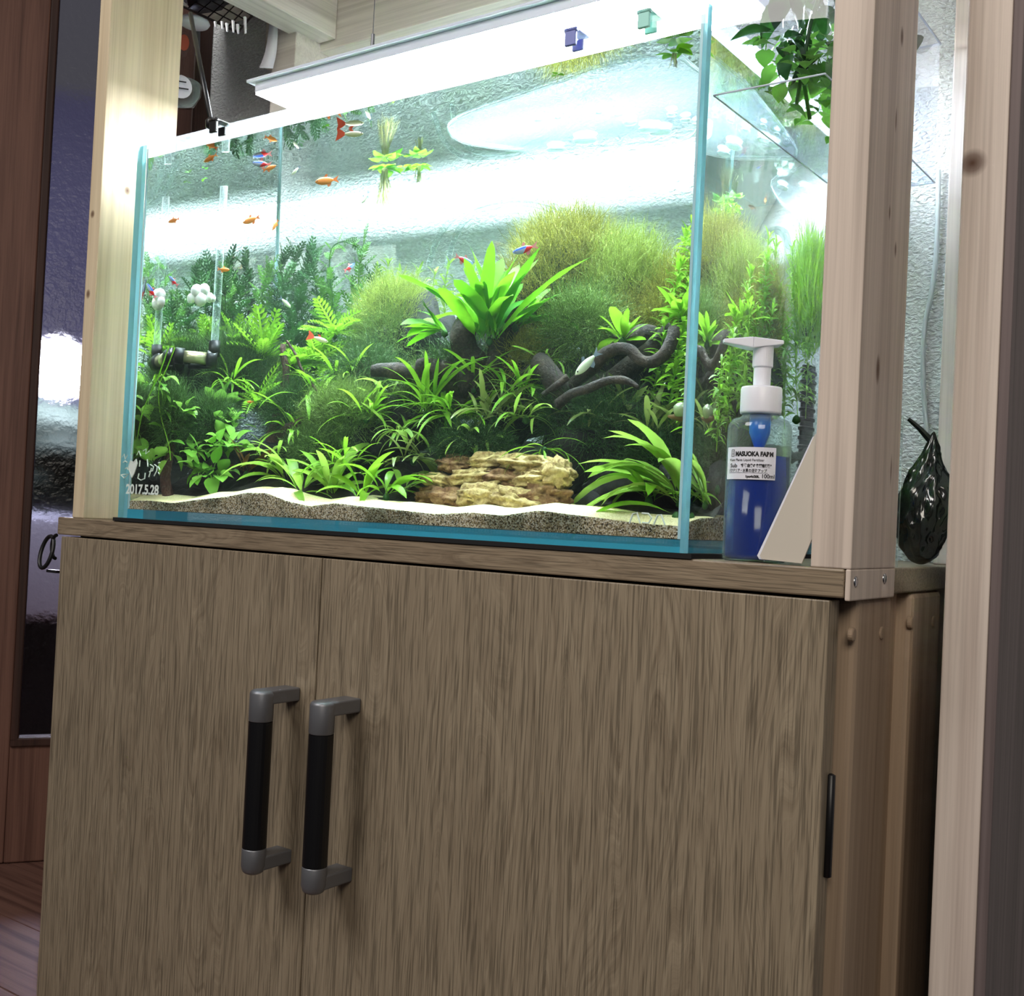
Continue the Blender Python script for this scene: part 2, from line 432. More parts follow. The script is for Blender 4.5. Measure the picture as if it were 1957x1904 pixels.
# swing door with a frosted pane, ajar beyond the left end of the cabinet
DP = Vector((-1.154, .635, FLOOR)); DD = Vector((.545, .8384, 0)); DN = Vector((.8384, -.545, 0))
def DPT(px, py):
    v = ray(px, py); t = (DP-CAM).dot(DN)/v.dot(DN); p = CAM+v*t
    return (p-DP).dot(DD), p.z-FLOOR
s1 = DPT(66, 800)[0]; zp = DPT(60, 1398)[1]
DM = Matrix(((DD.x, DN.x, 0, DP.x), (DD.y, DN.y, 0, DP.y), (0, 0, 1, FLOOR), (0, 0, 0, 1)))   # local x along, y out, z up
door = bpy.data.objects.new('door_1', None); COL.objects.link(door); door.matrix_world = DM; struct(door)
MB().box((-1.7, -.035, .0015), (s1-.012, 0, 1.95)).obj('stile', M['door_wood'], door, bevel=.003)
MB().box((s1-.012, -.035, .0015), (s1+.5, 0, zp-.02)).obj('bottom_rail', M['door_wood'], door, bevel=.003)
MB().box((s1+.36, -.035, zp-.02), (s1+.5, 0, 1.95)).obj('stile', M['door_wood'], door, bevel=.003)
MB().box((s1-.012, -.03, zp-.02), (s1+.004, .006, 1.95)).box((s1-.012, -.03, zp-.03), (s1+.36, .006, zp-.012)).obj('pane_moulding', M['brown_trim'], door, bevel=.003)
def frosted():
    n = N('frosted glass')
    h = n.noise(n.coord((1, 1, 1)), 95, 2, .5); b = n.bump(h, .35, .004)
    r = n.n('ShaderNodeBsdfRefraction'); n.set(r, 'Color', (.86, .86, .95, 1)); n.set(r, 'Roughness', .34); n.set(r, 'IOR', 1.12); n.set(r, 'Normal', b)
    g = n.n('ShaderNodeBsdfGlossy'); n.set(g, 'Roughness', .22); n.set(g, 'Normal', b)
    return n.fin(shmix(n, .02, r.outputs[0], g.outputs[0]))
M['frosted'] = frosted()
me = MB().add([(s1, -.015, zp-.02), (s1+.37, -.015, zp-.02), (s1+.37, -.015, 1.95), (s1, -.015, 1.95)], [(0, 1, 2, 3)]).mesh('frosted_pane', M['frosted'])
put('frosted_pane', me, door)
# made-up hallway things standing in for the tank's reflection in the pane
HB = 1.1
def HPT(px, py, back):
    v = ray(px, py); o = DP-DN*back; t = (o-CAM).dot(DN)/v.dot(DN); p = CAM+v*t
    return (p-DP).dot(DD), p.z-FLOOR
M['hall_wall'] = plain('made-up hallway wall', c(104, 103, 132), .8)
w2 = bpy.data.objects.new('wall_hallway', MB().box((-1.6, -HB-.65, 0), (2.2, -HB-.6, 2.2)).mesh('wall_hallway', M['hall_wall'])); COL.objects.link(w2); w2.matrix_world = DM; struct(w2)
sx, sz = HPT(112, 672, HB)
t = thing('glow_globe', 'made-up white globe glowing as a lamp reflection in the frosted door pane', 'lamp'); t.matrix_world = DM @ Matrix.Translation((sx, -HB, sz))
MB().lathe([(.001, -.052), (.03, -.042), (.048, -.018), (.052, 0), (.048, .02), (.03, .043), (.008, .052)], 24).obj('globe', emit('stand-in reflection glow', (.92, .93, 1, 1), 7.0), t, True)
MB().tube([(0, -.02, 0), (0, -.595, 0)], .006).obj('wall_arm', M['white_plastic'], t)
sx, sz = HPT(80, 1110, HB-.1)
t = thing('standin_cabinet', 'made-up white low cabinet blurred behind the frosted door pane', 'cabinet'); t.matrix_world = DM @ Matrix.Translation((sx, -HB+.1, 0))
zt = HPT(80, 985, HB-.1)[1]; zb = HPT(80, 1190, HB-.1)[1]
MB().box((-.6, -.25, zb), (.6, 0, zt)).obj('body', plain('white cabinet', c(225, 228, 245), .5), t, bevel=.01)
MB().box((-.6, -.25, 0), (.6, -.02, zb)).obj('plinth', plain('dark plinth', c(26, 26, 30), .7), t)
zt2 = HPT(80, 800, HB-.1)[1]
t2 = thing('standin_shrub', 'made-up dark green shrub in a box blurred behind the frosted door pane', 'plant'); t2.matrix_world = DM @ Matrix.Translation((sx, -HB, zt))
put('foliage', rock_mesh('foliage', .16, 3, plain('stand-in dark shrub', c(30, 44, 34), .9), 4, .5, 2.2, (3, .6, .9)), t2, Matrix.Translation((0, 0, .19)))
MB().box((-.45, -.06, 0.002), (.45, .06, .08)).obj('standin_shrub_box', plain('dark box', c(20, 20, 26), .6), t2, bevel=.005)
pt = bpy.data.lights.new('hall_fill_light', 'POINT'); pt.energy = 34; pt.color = (.85, .85, 1); pt.shadow_soft_size = .075  # added fill light for the made-up hallway behind the pane
po = bpy.data.objects.new('hall_fill_light', pt); COL.objects.link(po); po.location = DM @ Vector((HPT(112, 672, HB)[0], -HB+.12, HPT(112, 672, HB)[1]-.05))

# ------------------------------------------------------------------ cabinet
cab = thing('aquarium_cabinet', 'oak veneer aquarium cabinet with two doors carrying the planted tank', 'cabinet', (.3, .16, FLOOR))
def cl(mb): return mb
def cobj(mb, name, mats, parent=cab, **kw):
    o = mb.obj(name, mats, parent, **kw)
    par = parent; off = Vector((0, 0, 0))
    while par is not None: off += par.location; par = par.parent
    o.location = -off if parent else (0, 0, 0)
    return o
def origin(o, loc):                    # move an object's origin into its own mesh
    loc = Vector(loc); o.data.transform(Matrix.Translation(-loc)); o.location = o.location + loc; return o
cobj(MB().box((-.0985, 0.0, -.0208), (.7056, .3335, ZB)), 'top_board', [M['oak_h']], bevel=.0012)
cobj(MB().box((-.088, .024, FLOOR+.05), (.69, .33, -.0208)), 'carcass', M['oak_v'])
cobj(MB().box((-.080, .05, FLOOR), (.68, .31, FLOOR+.05)), 'plinth', M['dark_gap'])
cobj(MB().box((-.086, .0185, -.034), (.695, .0245, -.0208)), 'reveal', M['dark_gap'])
XR = .7056
yl0, yl1 = .026, AX(1700, 1300, XR).y
ym0, ym1 = AX(1738, 1300, XR).y, AX(1793, 1300, XR).y
cobj(MB().box((.68, yl0, FLOOR), (XR, yl1, -.0212)), 'leg', M['brown_wood'], bevel=.004)
cobj(MB().box((.68, ym0, FLOOR), (XR, ym1, -.0212)), 'leg', M['brown_wood'], bevel=.004)
cobj(MB().box((.68, yl1, FLOOR), (.6945, ym0+.004, -.0212)), 'side_panel', M['brown_wood'])
for px, py in ((1630, 1213), (1684, 1210), (1742, 1190), (1783, 1188)):
    p = AX(px, py, XR)
    mb = MB(); q = Matrix.Translation(p) @ Matrix.Rotation(PI/2, 4, 'Y')
    mb.lathe([(.0042, -.002), (.0042, .0006), (.0034, .0011), (.001, .0012)], 16, q); cobj(mb, 'dowel_plug', M['brown_wood'], smooth=False)
DOORS = []
for (x0, x1, hx) in ((-.0915, .2736, .2485), (.2751, .6973, .3165)):
    d = cobj(MB().box((x0, 0.0005, FLOOR+.06), (x1, .0185, -.0226)), 'door', M['oak_v'], bevel=.0008)
    if x0 > .2:
        d.data.transform(Matrix.Translation((3.3, 0, 1.7))); d.location = d.location - Vector((3.3, 0, 1.7))
    DOORS.append(d)
    zt, zb = -.1355, -.268; HB_ = []
    yg = -.033; r = .0098
    for (z, sg) in ((zt, -1), (zb, 1)):
        ends = MB()
        ends.box((hx-.0088, yg, z-.0055), (hx+.0088, .0005, z+.0055))
        pr = [(.0088, 0), (r, .004), (r, .0285)] if sg == -1 else [(r, -.0285+.011), (r, -.004), (.0088, 0)]
        if sg == -1:
            ends.lathe([(r, z-.0195), (r, z+.0030), (r*.92, z+.0052), (r*.75, z+.0057)], 24, Matrix.Translation((hx, yg, 0)))
        else:
            ends.lathe([(r*.5, z-.0085), (r*.85, z-.0068), (r, z-.002), (r, z+.0125)], 24, Matrix.Translation((hx, yg, 0)))
        h = cobj(ends, 'handle_bracket', M['metal'], d, bevel=.0012); h['label'] = 'pewter coloured metal handle bracket'; HB_.append(h)
    g = cobj(MB().lathe([(r*.985, zb+.0125), (r*.985, zt-.0195)], 24, Matrix.Translation((hx, yg, 0))), 'handle_grip', M['black_grip'], d)
    for o in HB_+[g]:
        o.data.polygons.foreach_set('use_smooth', [len(p.vertices) == 4 and abs(p.normal.z) < .6 and p.area < 1e-4 for p in o.data.polygons])
p0, p1 = A(1583, 1478, .012), A(1576, 1678, .012)
hx = (p0.x+p1.x)/2
cobj(MB().lathe([(.0008, p1.z), (.0026, p1.z+.001), (.0026, p0.z-.001), (.0008, p0.z)], 14, Matrix.Translation((hx+.0015, .0125, 0))).box((hx-.003, .012, p1.z+.001), (hx+.0015, .016, p0.z-.001)), 'hinge', M['black_plastic'], smooth=True)
# cable ring on the cabinet's left side
p = A(97, 1056, .012)
t = thing('cable_ring', 'black plastic cable ring clipped to the left side of the cabinet', 'cable clip', p)
MB().tube([(-.0075+.010*math.cos(a*PI/12)*1.0, .004*math.sin(a*PI/12), .0165*math.sin(a*PI/12)) for a in range(25)], .0021, 8, cap=False).obj('ring', M['black_plastic'], t, True)
MB().tube([(.004+.0075*math.cos(a*PI/12), .003, .006+.012*math.sin(a*PI/12)) for a in range(6, 19)], .0019, 8).box((-.003, -.002, -.0205), (.0145, .004, -.0175)).obj('clip_arm', M['black_plastic'], t)

# ------------------------------------------------------------------ timber frame around the tank
def post(name, label, boxes, mat, bevel=.0012):
    mb = MB()
    for a, b in boxes: mb.box(a, b)
    o = mb.obj(name, mat, None, bevel=bevel); return tag(o, label, 'wooden post')
post('wooden_post', 'pale pine post standing on the cabinet left of the tank', [((-.0745, .0, ZB), (-.056, .086, .575))], M['pine_left'])
rp = thing('wooden_post', 'pale pine post on the right front corner of the cabinet beside the pump bottle', 'wooden post', (.6965, .044, ZB))
mb = MB().box((.6842, .0012, ZB), (.7092, .0880, .68)).box((.7058, .0012, -.0222), (.7092, .0880, ZB))
o = mb.obj('timber', M['pine_right'], rp, bevel=.0009); o.location = -rp.location
for px, py in ((1635, 1112), (1690, 1106)):
    p = AX(px, py, .7092); mb = MB()
    mb.lathe([(.0033, -.001), (.0033, .0004), (.0022, .0010), (.0009, .0006)], 16, Matrix.Translation(p) @ Matrix.Rotation(PI/2, 4, 'Y'))
    o = mb.obj('screw', M['screw'], rp, True); o.location = -rp.location
post('wooden_post', 'pale pine post with a large knot, right of the cabinet and standing on the floor', [((.7375, .1, FLOOR), (.7650, .189, .9))], M['pine_far'])
o = MB().box((.7653, .1, FLOOR), (.772, .325, .9)).obj('shade_board', M['pine_far_shade'], None, bevel=.0008); tag(o, 'dark grey board added as shade on the right side of the knotty post', 'board')  # added dark sheet carries the shade of the post's right face
xs = A(1810, 640, .272).x
post('wooden_post', 'yellowish pine post at the back of the cabinet behind the black bag', [((xs-.004, .272, ZB), (xs+.034, .322, .8))], M['pine_far'])
xb = A(563, 130, .25).x
post('wooden_post', 'grey pine post at the back left behind the hanging lamp', [((xb-.040, .25, ZB), (xb, .334, .62))], M['pine_beam'])
zA = .578
b = MB().box((-.0745, 0.0, zA), (-.034, .2885, zA+.09)).obj('wooden_beam', M['pine_beam_y'], None, bevel=.0012)
tag(b, 'pale pine beam running back from the left post at the top of the frame', 'wooden beam')
b = MB().box((-.16, .2895, zA-.010), (.70, .328, zA+.09)).obj('wooden_beam', M['pine_beam'], None, bevel=.0012)
tag(b, 'pale pine cross beam along the back of the frame above the lamp', 'wooden beam')

o = MB().box((-.30, -.05, zA+.0905), (.80, .335, zA+.108)).obj('shade_shelf', M['pine_beam'], None, bevel=.001); tag(o, 'pale pine shelf board added over the beams to shade the wall', 'shelf')  # added mostly out of view to keep room light off the back wall
# ------------------------------------------------------------------ lamp hung over the tank
LY0, LY1, LX0, LX1, LZ = .10, .20, .0325, .5675, .4425
lamp = thing('aquarium_lamp', 'long bright white hanging lamp over the tank', 'lamp', (.3, .15, LZ))
L0 = lamp.location
def lobj(mb, name, mat, **kw):
    o = mb.obj(name, mat, lamp, **kw); o.location = -L0; return o
lobj(MB().box((LX0, LY0, LZ+.0055), (LX1, LY1, LZ+.0085)), 'top_flange', M['lamp_body'], bevel=.0008)
lobj(MB().box((LX0+.008, LY0+.005, LZ-.0045), (LX1-.008, LY1-.005, LZ+.0055)), 'housing', M['lamp_body'], bevel=.001)
lobj(MB().box((LX0+.009, LY0+.006, LZ-.0065), (LX1-.009, LY1-.006, LZ-.0048)), 'light_strip', M['led'])
pw = A(712, 84, LY0+.02)
lobj(MB().tube([(pw.x, LY0+.02, LZ+.008), (pw.x, LY0+.02, .75)], .0006, 6), 'suspension_wire', M['chrome'])
lobj(MB().tube([(pw.x, LY0+.02, LZ+.008), (pw.x, LY0+.02, LZ+.03)], .0018, 8), 'wire_ferrule', M['metal'])

# ------------------------------------------------------------------ tank
tk = thing('glass_tank', 'rimless glass aquarium full of water and plants standing on the cabinet', 'aquarium', (.3, .15, 0))
TO = tk.location
def tobj(mb, name, mat, **kw):
    o = mb.obj(name, mat, tk, **kw); o.location = -TO; return o
TH, TD, TW, G = .36, .30, .60, .006
def pane(name, a, b, thin):           # big faces clear, narrow faces cyan
    mb = MB().box(a, b); i = 'xyz'.index(thin)
    ms = {2: [0, 1], 1: [2, 4], 0: [3, 5]}
    mb.mi = [1]*6
    for k in ms[i]+[1]: mb.mi[k] = 0
    return tobj(mb, name, [M['glass'], M['edge']])
pane('front_pane', (0, 0, 0), (TW, G, TH), 'y')
pane('back_pane', (0, TD-G, 0), (TW, TD, TH), 'y')
pane('left_pane', (0, G, 0), (G, TD-G, TH), 'x')
pane('right_pane', (TW-G, G, 0), (TW, TD-G, TH), 'x')
mb = MB().box((G, G, 0), (TW-G, TD-G, .0085)); tobj(mb, 'bottom_pane', M['edge_dark'])
for x in (G+.0002, TW-G-.0022):
    for y in (G+.0002, TD-G-.0022): tobj(MB().box((x, y, .009), (x+.002, y+.002, TH-.004)), 'silicone_seam', M['silicone'])
e = .0003
WLEV = .3468
wt = MB().box((G+e, G+e, .0087), (TW-G-e, TD-G-e, WLEV)).obj('tank_water', M['water'])
wt['kind'] = 'stuff'; tag(wt, 'clear greenish water filling the glass tank', 'water')
o = MB().box((-.006, -.0012, ZB), (TW+.006, TD+.005, -.0001)).obj('foam_mat', M['rubber_mat']); tag(o, 'thin black foam mat under the glass tank', 'mat')
# cover glass on clips
o = MB().box((.004, .012, TH+.0012), (.596, .285, TH+.0042)).obj('cover_glass', M['misty']); tag(o, 'misted clear glass lid resting on clips on the tank rim', 'glass lid')
def clip(px, py, label, mat):
    p = A(px, py, 0)
    t = thing('lid_clip', label, 'clip', (p.x, .001, TH)); t.scale = (.75, 1, .75)
    mb = MB().box((-.006, -.0035, -.010), (.006, -.0006, .0055)).box((-.006, -.0035, .0048), (.006, .016, .0072)).box((-.006, .0066, -.010), (.006, .009, .0006))
    mb.obj('clip_body', mat, t, bevel=.0008)
    MB().tube([(-.0065, -.002, .005), (.0065, -.002, .005)], .0022, 10).obj('clip_roll', mat, t, True)
clip(410, 243, 'black lid clip on the front rim under the black rod', M['black_plastic'])
M['clip_blue'] = plain('blue grey clip', c(110, 120, 190), .4)
M['clip_clear'] = plain('milky clip', c(150, 215, 205), .4)
clip(1092, 82, 'blue grey lid clip on the front rim, first from the right post side', M['clip_blue'])
clip(1232, 46, 'pale milky green lid clip near the right end of the front rim', M['clip_clear'])
# black rod down to the clip
a, b2 = A(404, 236, .004), A(364, 26, .06)
t = thing('black_rod', 'thin black rod slanting down to the clip on the tank rim', 'rod', a)
MB().tube([(0, 0, 0), b2-a], .0023, 10).obj('rod', M['wire_black'], t, True)
MB().lathe([(.001, -.006), (.005, -.004), (.0055, .002), (.003, .005)], 16).obj('ball_foot', M['black_plastic'], t, True)
# etched marks on the front pane
M['etch'] = plain('white etching', c(214, 226, 220), .9)
def flat_tube(pts, r=.0004, parent=tk, name='etched_stroke', mat=None):
    mb = MB().tube([Vector((p.x, -.00035, p.z)) for p in pts], r, 5)
    o = mb.obj(name, mat or M['etch'], tk); o.location = -TO; return o
def strokes(lst, r):
    for L in lst: flat_tube([A(x, y, 0) for x, y in L], r)
heart = [(247, 890), (250, 881), (256, 884), (261, 878), (263, 886), (257, 905), (253, 913), (247, 897), (247, 890)]
hp = [A(x, y, 0) for x, y in heart]
mb = MB().add([(p.x, -.0004, p.z) for p in hp[:-1]], [tuple(range(len(hp)-1))]); o = mb.obj('etched_heart', M['etch'], tk); o.location = -TO
strokes([heart,
         [(236, 884), (240, 881), (244, 884)], [(240, 896), (244, 894), (245, 898)], [(232, 908), (238, 914), (246, 906), (238, 907), (232, 908)],
         [(268, 880), (267, 892)], [(282, 878), (283, 892)], [(266, 905), (264, 914), (270, 918), (277, 915), (278, 904)],
         [(290, 895), (285, 912)], [(288, 888), (294, 892), (292, 900), (286, 902)], [(296, 888), (301, 892), (300, 900), (295, 910)], [(303, 885), (306, 884)], [(303, 892), (306, 898)], [(303, 903), (305, 906)]], .00055)
strokes([[(234, 874), (238, 868), (240, 878), (244, 870)], [(250, 870), (253, 866)], [(262, 870), (266, 862), (270, 872)], [(274, 862), (280, 858), (279, 868), (286, 862)]], .0004)
tm = text_mesh('2017.5.28', .0125, .0004)
for v in tm.vertices:
    v.co = Vector((v.co.x, 0, v.co.y))
p = A(241, 943, 0); tm.materials.append(M['etch'])
o = put('etched_date', tm, tk); o.location = Vector((p.x, -.0004, p.z))-TO
strokes([[(1203, 1001), (1210, 982), (1218, 980), (1224, 1001)], [(1227, 981), (1240, 982), (1246, 990), (1240, 1000), (1228, 999)], [(1250, 1002), (1257, 985), (1264, 984), (1271, 1003)]], .0006)
# clear plastic hang-on planter outside the right pane
PX0, PX1, PY0, PY1, PZ0, PZ1 = .6006, .676, .012, .262, .3015, .415
pl = thing('hang_on_planter', 'clear plastic planter box hung outside the right end of the tank', 'planter', ((PX0+PX1)/2, (PY0+PY1)/2, PZ0))
def pobj(mb, name, mat, **kw):
    o = mb.obj(name, mat, pl, **kw); o.location = -pl.location; return o
g = .002
pobj(MB().box((PX0, PY0, PZ0), (PX1, PY1, PZ0+g)), 'base', M['acrylic'])
pobj(MB().box((PX0, PY0, PZ0+g), (PX1, PY0+g, PZ1)), 'front_wall', M['acrylic'])
pobj(MB().box((PX0, PY1-g, PZ0+g), (PX1, PY1, PZ1)), 'back_wall', M['acrylic'])
pobj(MB().box((PX0, PY0+g, PZ0+g), (PX0+g, PY1-g, PZ1)), 'side_wall', M['acrylic'])
pobj(MB().box((PX1-g, PY0+g, PZ0+g), (PX1, PY1-g, PZ1)), 'side_wall', M['acrylic'])
M['rim_light'] = plain('pale plastic rim', c(206, 214, 232), .3)
mb = MB()
for (a, b) in (((PX0, PY0), (PX1, PY0)), ((PX1, PY0), (PX1, PY1)), ((PX1, PY1), (PX0, PY1)), ((PX0, PY1), (PX0, PY0))):
    mb.tube([(a[0], a[1], PZ0+.001), (b[0], b[1], PZ0+.001)], .0006, 6)
    mb.tube([(a[0], a[1], PZ1), (b[0], b[1], PZ1)], .0009, 6)
pobj(mb, 'rim', M['rim_light'])

# ------------------------------------------------------------------ things beside the tank
# pump bottle
ZS = ZB
bx = A(1441, 1073, .035).x
bot = thing('pump_bottle', 'clear pump bottle of blue liquid fertiliser with white pump head and label', 'bottle', (bx, .035, ZS))
SC = .000333
dirL = Vector((-_r0.x, -_r0.y, 0)).normalized(); toC = Vector((CAM.x-bx, CAM.y-.035, 0)).normalized()
RB = .0208
ht = (1073-790)*SC
def liquid_mat():
    n = N('blue liquid')
    tr = n.n('ShaderNodeBsdfTransparent'); n.set(tr, 0, c(40, 110, 205))
    p = n.principled(c(4, 44, 148), .12, 0)
    return n.fin(shmix(n, .78, tr.outputs[0], p))
M['liquid'] = liquid_mat()
MB().lathe([(RB*.90, 0), (RB*.985, .0016), (RB, .004), (RB, ht-.009), (RB*.97, ht-.005), (RB*.85, ht-.0015), (RB*.62, ht), (.0118, ht+.0012), (.0118, ht+.006)], 40).obj('bottle_body', M['bottle'], bot, True)
MB().lathe([(RB*.88, .0014), (RB*.955, .0028), (RB*.965, .005), (RB*.965, .0685)], 40).obj('liquid', M['liquid'], bot, True)
MB().lathe([(.0132, ht+.0025), (.0134, ht+.004), (.0134, ht+.0185), (.0128, ht+.0200), (.008, ht+.0204)], 40).obj('collar', M['white_plastic'], bot, True)
z1 = ht+.0204
head = MB().lathe([(.0056, z1), (.0056, z1+.0125), (.0067, z1+.0128), (.0067, z1+.0265), (.0058, z1+.0290)], 28)
d = dirL; s = Vector((-d.y, d.x, 0))
def slab(x0, x1, w0, w1, zb0, zb1, zt0, zt1, mb):
    v = []
    for x, w, zb, zt in ((x0, w0, zb0, zt0), (x1, w1, zb1, zt1)):
        for sy, z in ((-1, zb), (1, zb), (1, zt), (-1, zt)): v.append(d*x+s*w*sy+Vector((0, 0, z)))
    mb.add(v, [(0, 1, 2, 3), (7, 6, 5, 4), (0, 4, 5, 1), (1, 5, 6, 2), (2, 6, 7, 3), (3, 7, 4, 0)])
zt = z1+.0305
slab(-.0115, .008, .0082, .0075, zt-.0030, zt-.006, zt-.0005, zt+.0012, head)
slab(.008, .0265, .0075, .0030, zt-.0060, zt-.0028, zt+.0012, zt-.0003, head)
head.obj('pump_head', M['white_plastic'], bot, bevel=.0008)
M['blue_tube'] = plain('blue dip tube', c(40, 110, 205), .3)
MB().lathe([(.001, ht-.020), (.0035, ht-.019), (.0068, ht-.010), (.0070, ht+.002)], 20).obj('pump_valve', M['blue_tube'], bot, True)
e0 = Vector((0, 0, ht-.019)); e1 = -dirL*.016+toC*.006+Vector((0, 0, .012))
MB().tube([e0, e0+(e1-e0)*.25+Vector((0, 0, -.004)), e1], .0026, 10).obj('dip_tube', M['blue_tube'], bot, True)
ang0 = math.atan2(toC.y, toC.x)
def on_bottle(u, v, lift): # u metres to the right along the label, v up
    th = ang0 + (u/RB); r = RB+lift
    return Vector((r*math.cos(th), r*math.sin(th), v))
UL, UR, VB, VT = -math.radians(69)*RB, math.radians(31)*RB, .0528, .0735
mb = MB(); nn = 20; vs = []; fs = []
for i in range(nn+1):
    u = UL+(UR-UL)*i/nn; vs += [on_bottle(u, VB, .0002), on_bottle(u, VT, .0002)]
for i in range(nn): fs.append((2*i, 2*i+2, 2*i+3, 2*i+1))
lab = mb.add(vs, fs).obj('label', M['paper'], bot, True); lab['label'] = 'white printed paper label'
M['ink'] = plain('black ink', c(18, 18, 22), .7)
def label_text(txt, u0, v0, size, bold, width=None):
    tm = text_mesh(txt, size, bold)
    if not tm.vertices: return
    if width:
        w = max(v.co.x for v in tm.vertices)-min(v.co.x for v in tm.vertices); k = width/max(w, 1e-6)
    else: k = 1
    bm = bmesh.new(); bm.from_mesh(tm)
    bmesh.ops.subdivide_edges(bm, edges=[e for e in bm.edges if e.calc_length() > .0012], cuts=2)
    bmesh.ops.triangulate(bm, faces=bm.faces); bm.to_mesh(tm); bm.free()
    for v in tm.vertices: v.co = on_bottle(u0+v.co.x*k, v0+v.co.y, .0004)
    tm.materials.append(M['ink']); put('lettering', tm, lab)
WL = UR-UL
label_text('MASUOKA FARM', UL+WL*.255, VB+.0150, .0040, .00022, WL*.69)
label_text('Water Plants Liquid Fertilizer', UL+WL*.10, VB+.0117, .0022, .00002, WL*.69)
label_text('Sub', UL+WL*.13, VB+.0077, .0034, .00006, WL*.17)
label_text('"植物由来の各種有機酸"', UL+WL*.38, VB+.0080, .0024, .00012, WL*.54)
label_text('バクテリア・水草の活性アップ', UL+WL*.10, VB+.0048, .0024, .00005, WL*.74)
label_text('1push/20L', UL+WL*.47, VB+.0012, .0020, .00012, WL*.24)
label_text('100ml', UL+WL*.745, VB+.0011, .0036, .00006, WL*.22)
mb = MB()
def ink_rect(u0, v0, u1, v1):
    n = 6; vs = []
    for i in range(n+1): vs += [on_bottle(u0+(u1-u0)*i/n, v0, .0004), on_bottle(u0+(u1-u0)*i/n, v1, .0004)]
    mb.add(vs, [(2*i, 2*i+2, 2*i+3, 2*i+1) for i in range(n)])
ink_rect(UL+WL*.10, VB+.0041, UL+WL*.86, VB+.0043)
a0 = UL+WL*.15
for q in ((0, 0, .0028, .0003), (0, .0042, .0028, .0045), (0, 0, .0003, .0045), (.0025, 0, .0028, .0045), (.0008, .0020, .0022, .0023), (.0008, .0012, .0022, .0015), (.0008, .0030, .0022, .0033)):
    ink_rect(a0+q[0], VB+.0146+q[1], a0+q[2], VB+.0146+q[3])
mb.obj('lettering', M['ink'], lab)
# folded card leaning between bottle and post
cardc = thing('folded_card', 'folded grey cardboard sheets leaning on the right post beside the pump bottle', 'card', A(1490, 1074, .006))
for k, (dx, yy) in enumerate(((0, .0052), (3, .0074), (-5, .0092))):
    P = [(1452+dx, 1062+k*0), (1456+dx, 1069), (1532, 1077), (1568, 990), (1576, 846), (1566+dx, 834), (1558+dx, 829+k*3)]
    pts = [A(x, y, yy)-cardc.location for x, y in P]
    zmin = ZB-cardc.location.z
    for q in pts: q.z = max(q.z, zmin+.0002)
    n = len(pts); v = pts+[q+Vector((0, .0013, 0)) for q in pts]
    MB().add(v, [tuple(range(n)), tuple(range(2*n-1, n-1, -1))]+[(i, i+n, (i+1) % n+n, (i+1) % n) for i in range(n)]).obj('sheet', M['card'] if k == 0 else M['paper'], cardc)
# black plastic bag and a clear sheet behind the right post
bc = A(1762, 1000, .19)
bag = thing('plastic_bag', 'crumpled glossy black plastic bag with a pinched top on the cabinet behind the right post', 'bag', (bc.x, .19, ZB))
bm = bmesh.new(); bmesh.ops.create_icosphere(bm, subdivisions=5, radius=1)
for v in bm.verts:
    p = v.co.copy(); z = (p.z+1)/2
    w = .0235*(1-.80*max(0, (z-.42)/.58)**1.1)
    nz = mnoise.noise(p*2.3)*.22+(.5-abs(mnoise.noise(p*3.1+Vector((3, 1, 2)))))*.34+(.3-abs(mnoise.noise(p*7)))*.16-.2
    k = math.sqrt(max(.0, p.x*p.x+p.y*p.y)); a = math.atan2(p.y, p.x)
    v.co = Vector((math.cos(a)*k*w*(1+nz)+.006*z*z, math.sin(a)*k*w*(1+nz), .001+z*.098+.004*nz*z))
me = bpy.data.meshes.new('bag_body'); bm.to_mesh(me); bm.free()
M['bag'] = plain('black bag film', c(16, 20, 17), .14, 0, Specular_IOR_Level=.8)
me.materials.append(M['bag']); me.polygons.foreach_set('use_smooth', [True]*len(me.polygons)); put('bag_body', me, bag)
MB().tube([(.004, 0, .092), (-.004, -.002, .101), (-.012, -.003, .108)], [.003, .0022, .0016], 6).obj('tied_end', M['bag'], bag)
p0 = A(1712, 1077, .125)
o = MB().box((p0.x-.004, .123, ZB), (p0.x+.0015, .1242, .10)).obj('clear_sheet', M['tube']); tag(o, 'narrow clear plastic sheet standing left of the black bag', 'plastic sheet')
# air hose on the wall, right
hp = spline([A(x, y, .333) for x, y in ((1794, 325), (1792, 420), (1788, 500), (1780, 560), (1768, 620), (1764, 690), (1766, 760), (1772, 830))], 6)
o = MB().tube(hp, .0021, 10).obj('air_hose', plain('white hose', c(196, 206, 210), .4), None, True); tag(o, 'white air hose hanging down the wall behind the black bag', 'hose')
# clear hoses looping behind the tank
for lab_, pts in (('clear hose looping behind the tank, inner of the two arcs beside the mossy mound', ((830, 505), (846, 445), (880, 400), (930, 383), (990, 380), (1050, 400), (1090, 440), (1105, 500))),
                  ('clear hose looping behind the tank, outer arc left of the mossy mound', ((795, 500), (815, 445), (850, 402), (900, 382), (960, 372), (1030, 380), (1075, 415)))):
    hp = spline([W(x, y, .294)+Vector((0, .018, 0)) for x, y in pts], 6)
    o = MB().tube(hp, .0028, 8).obj('clear_hose', M['tube'], None, True); tag(o, lab_, 'hose')

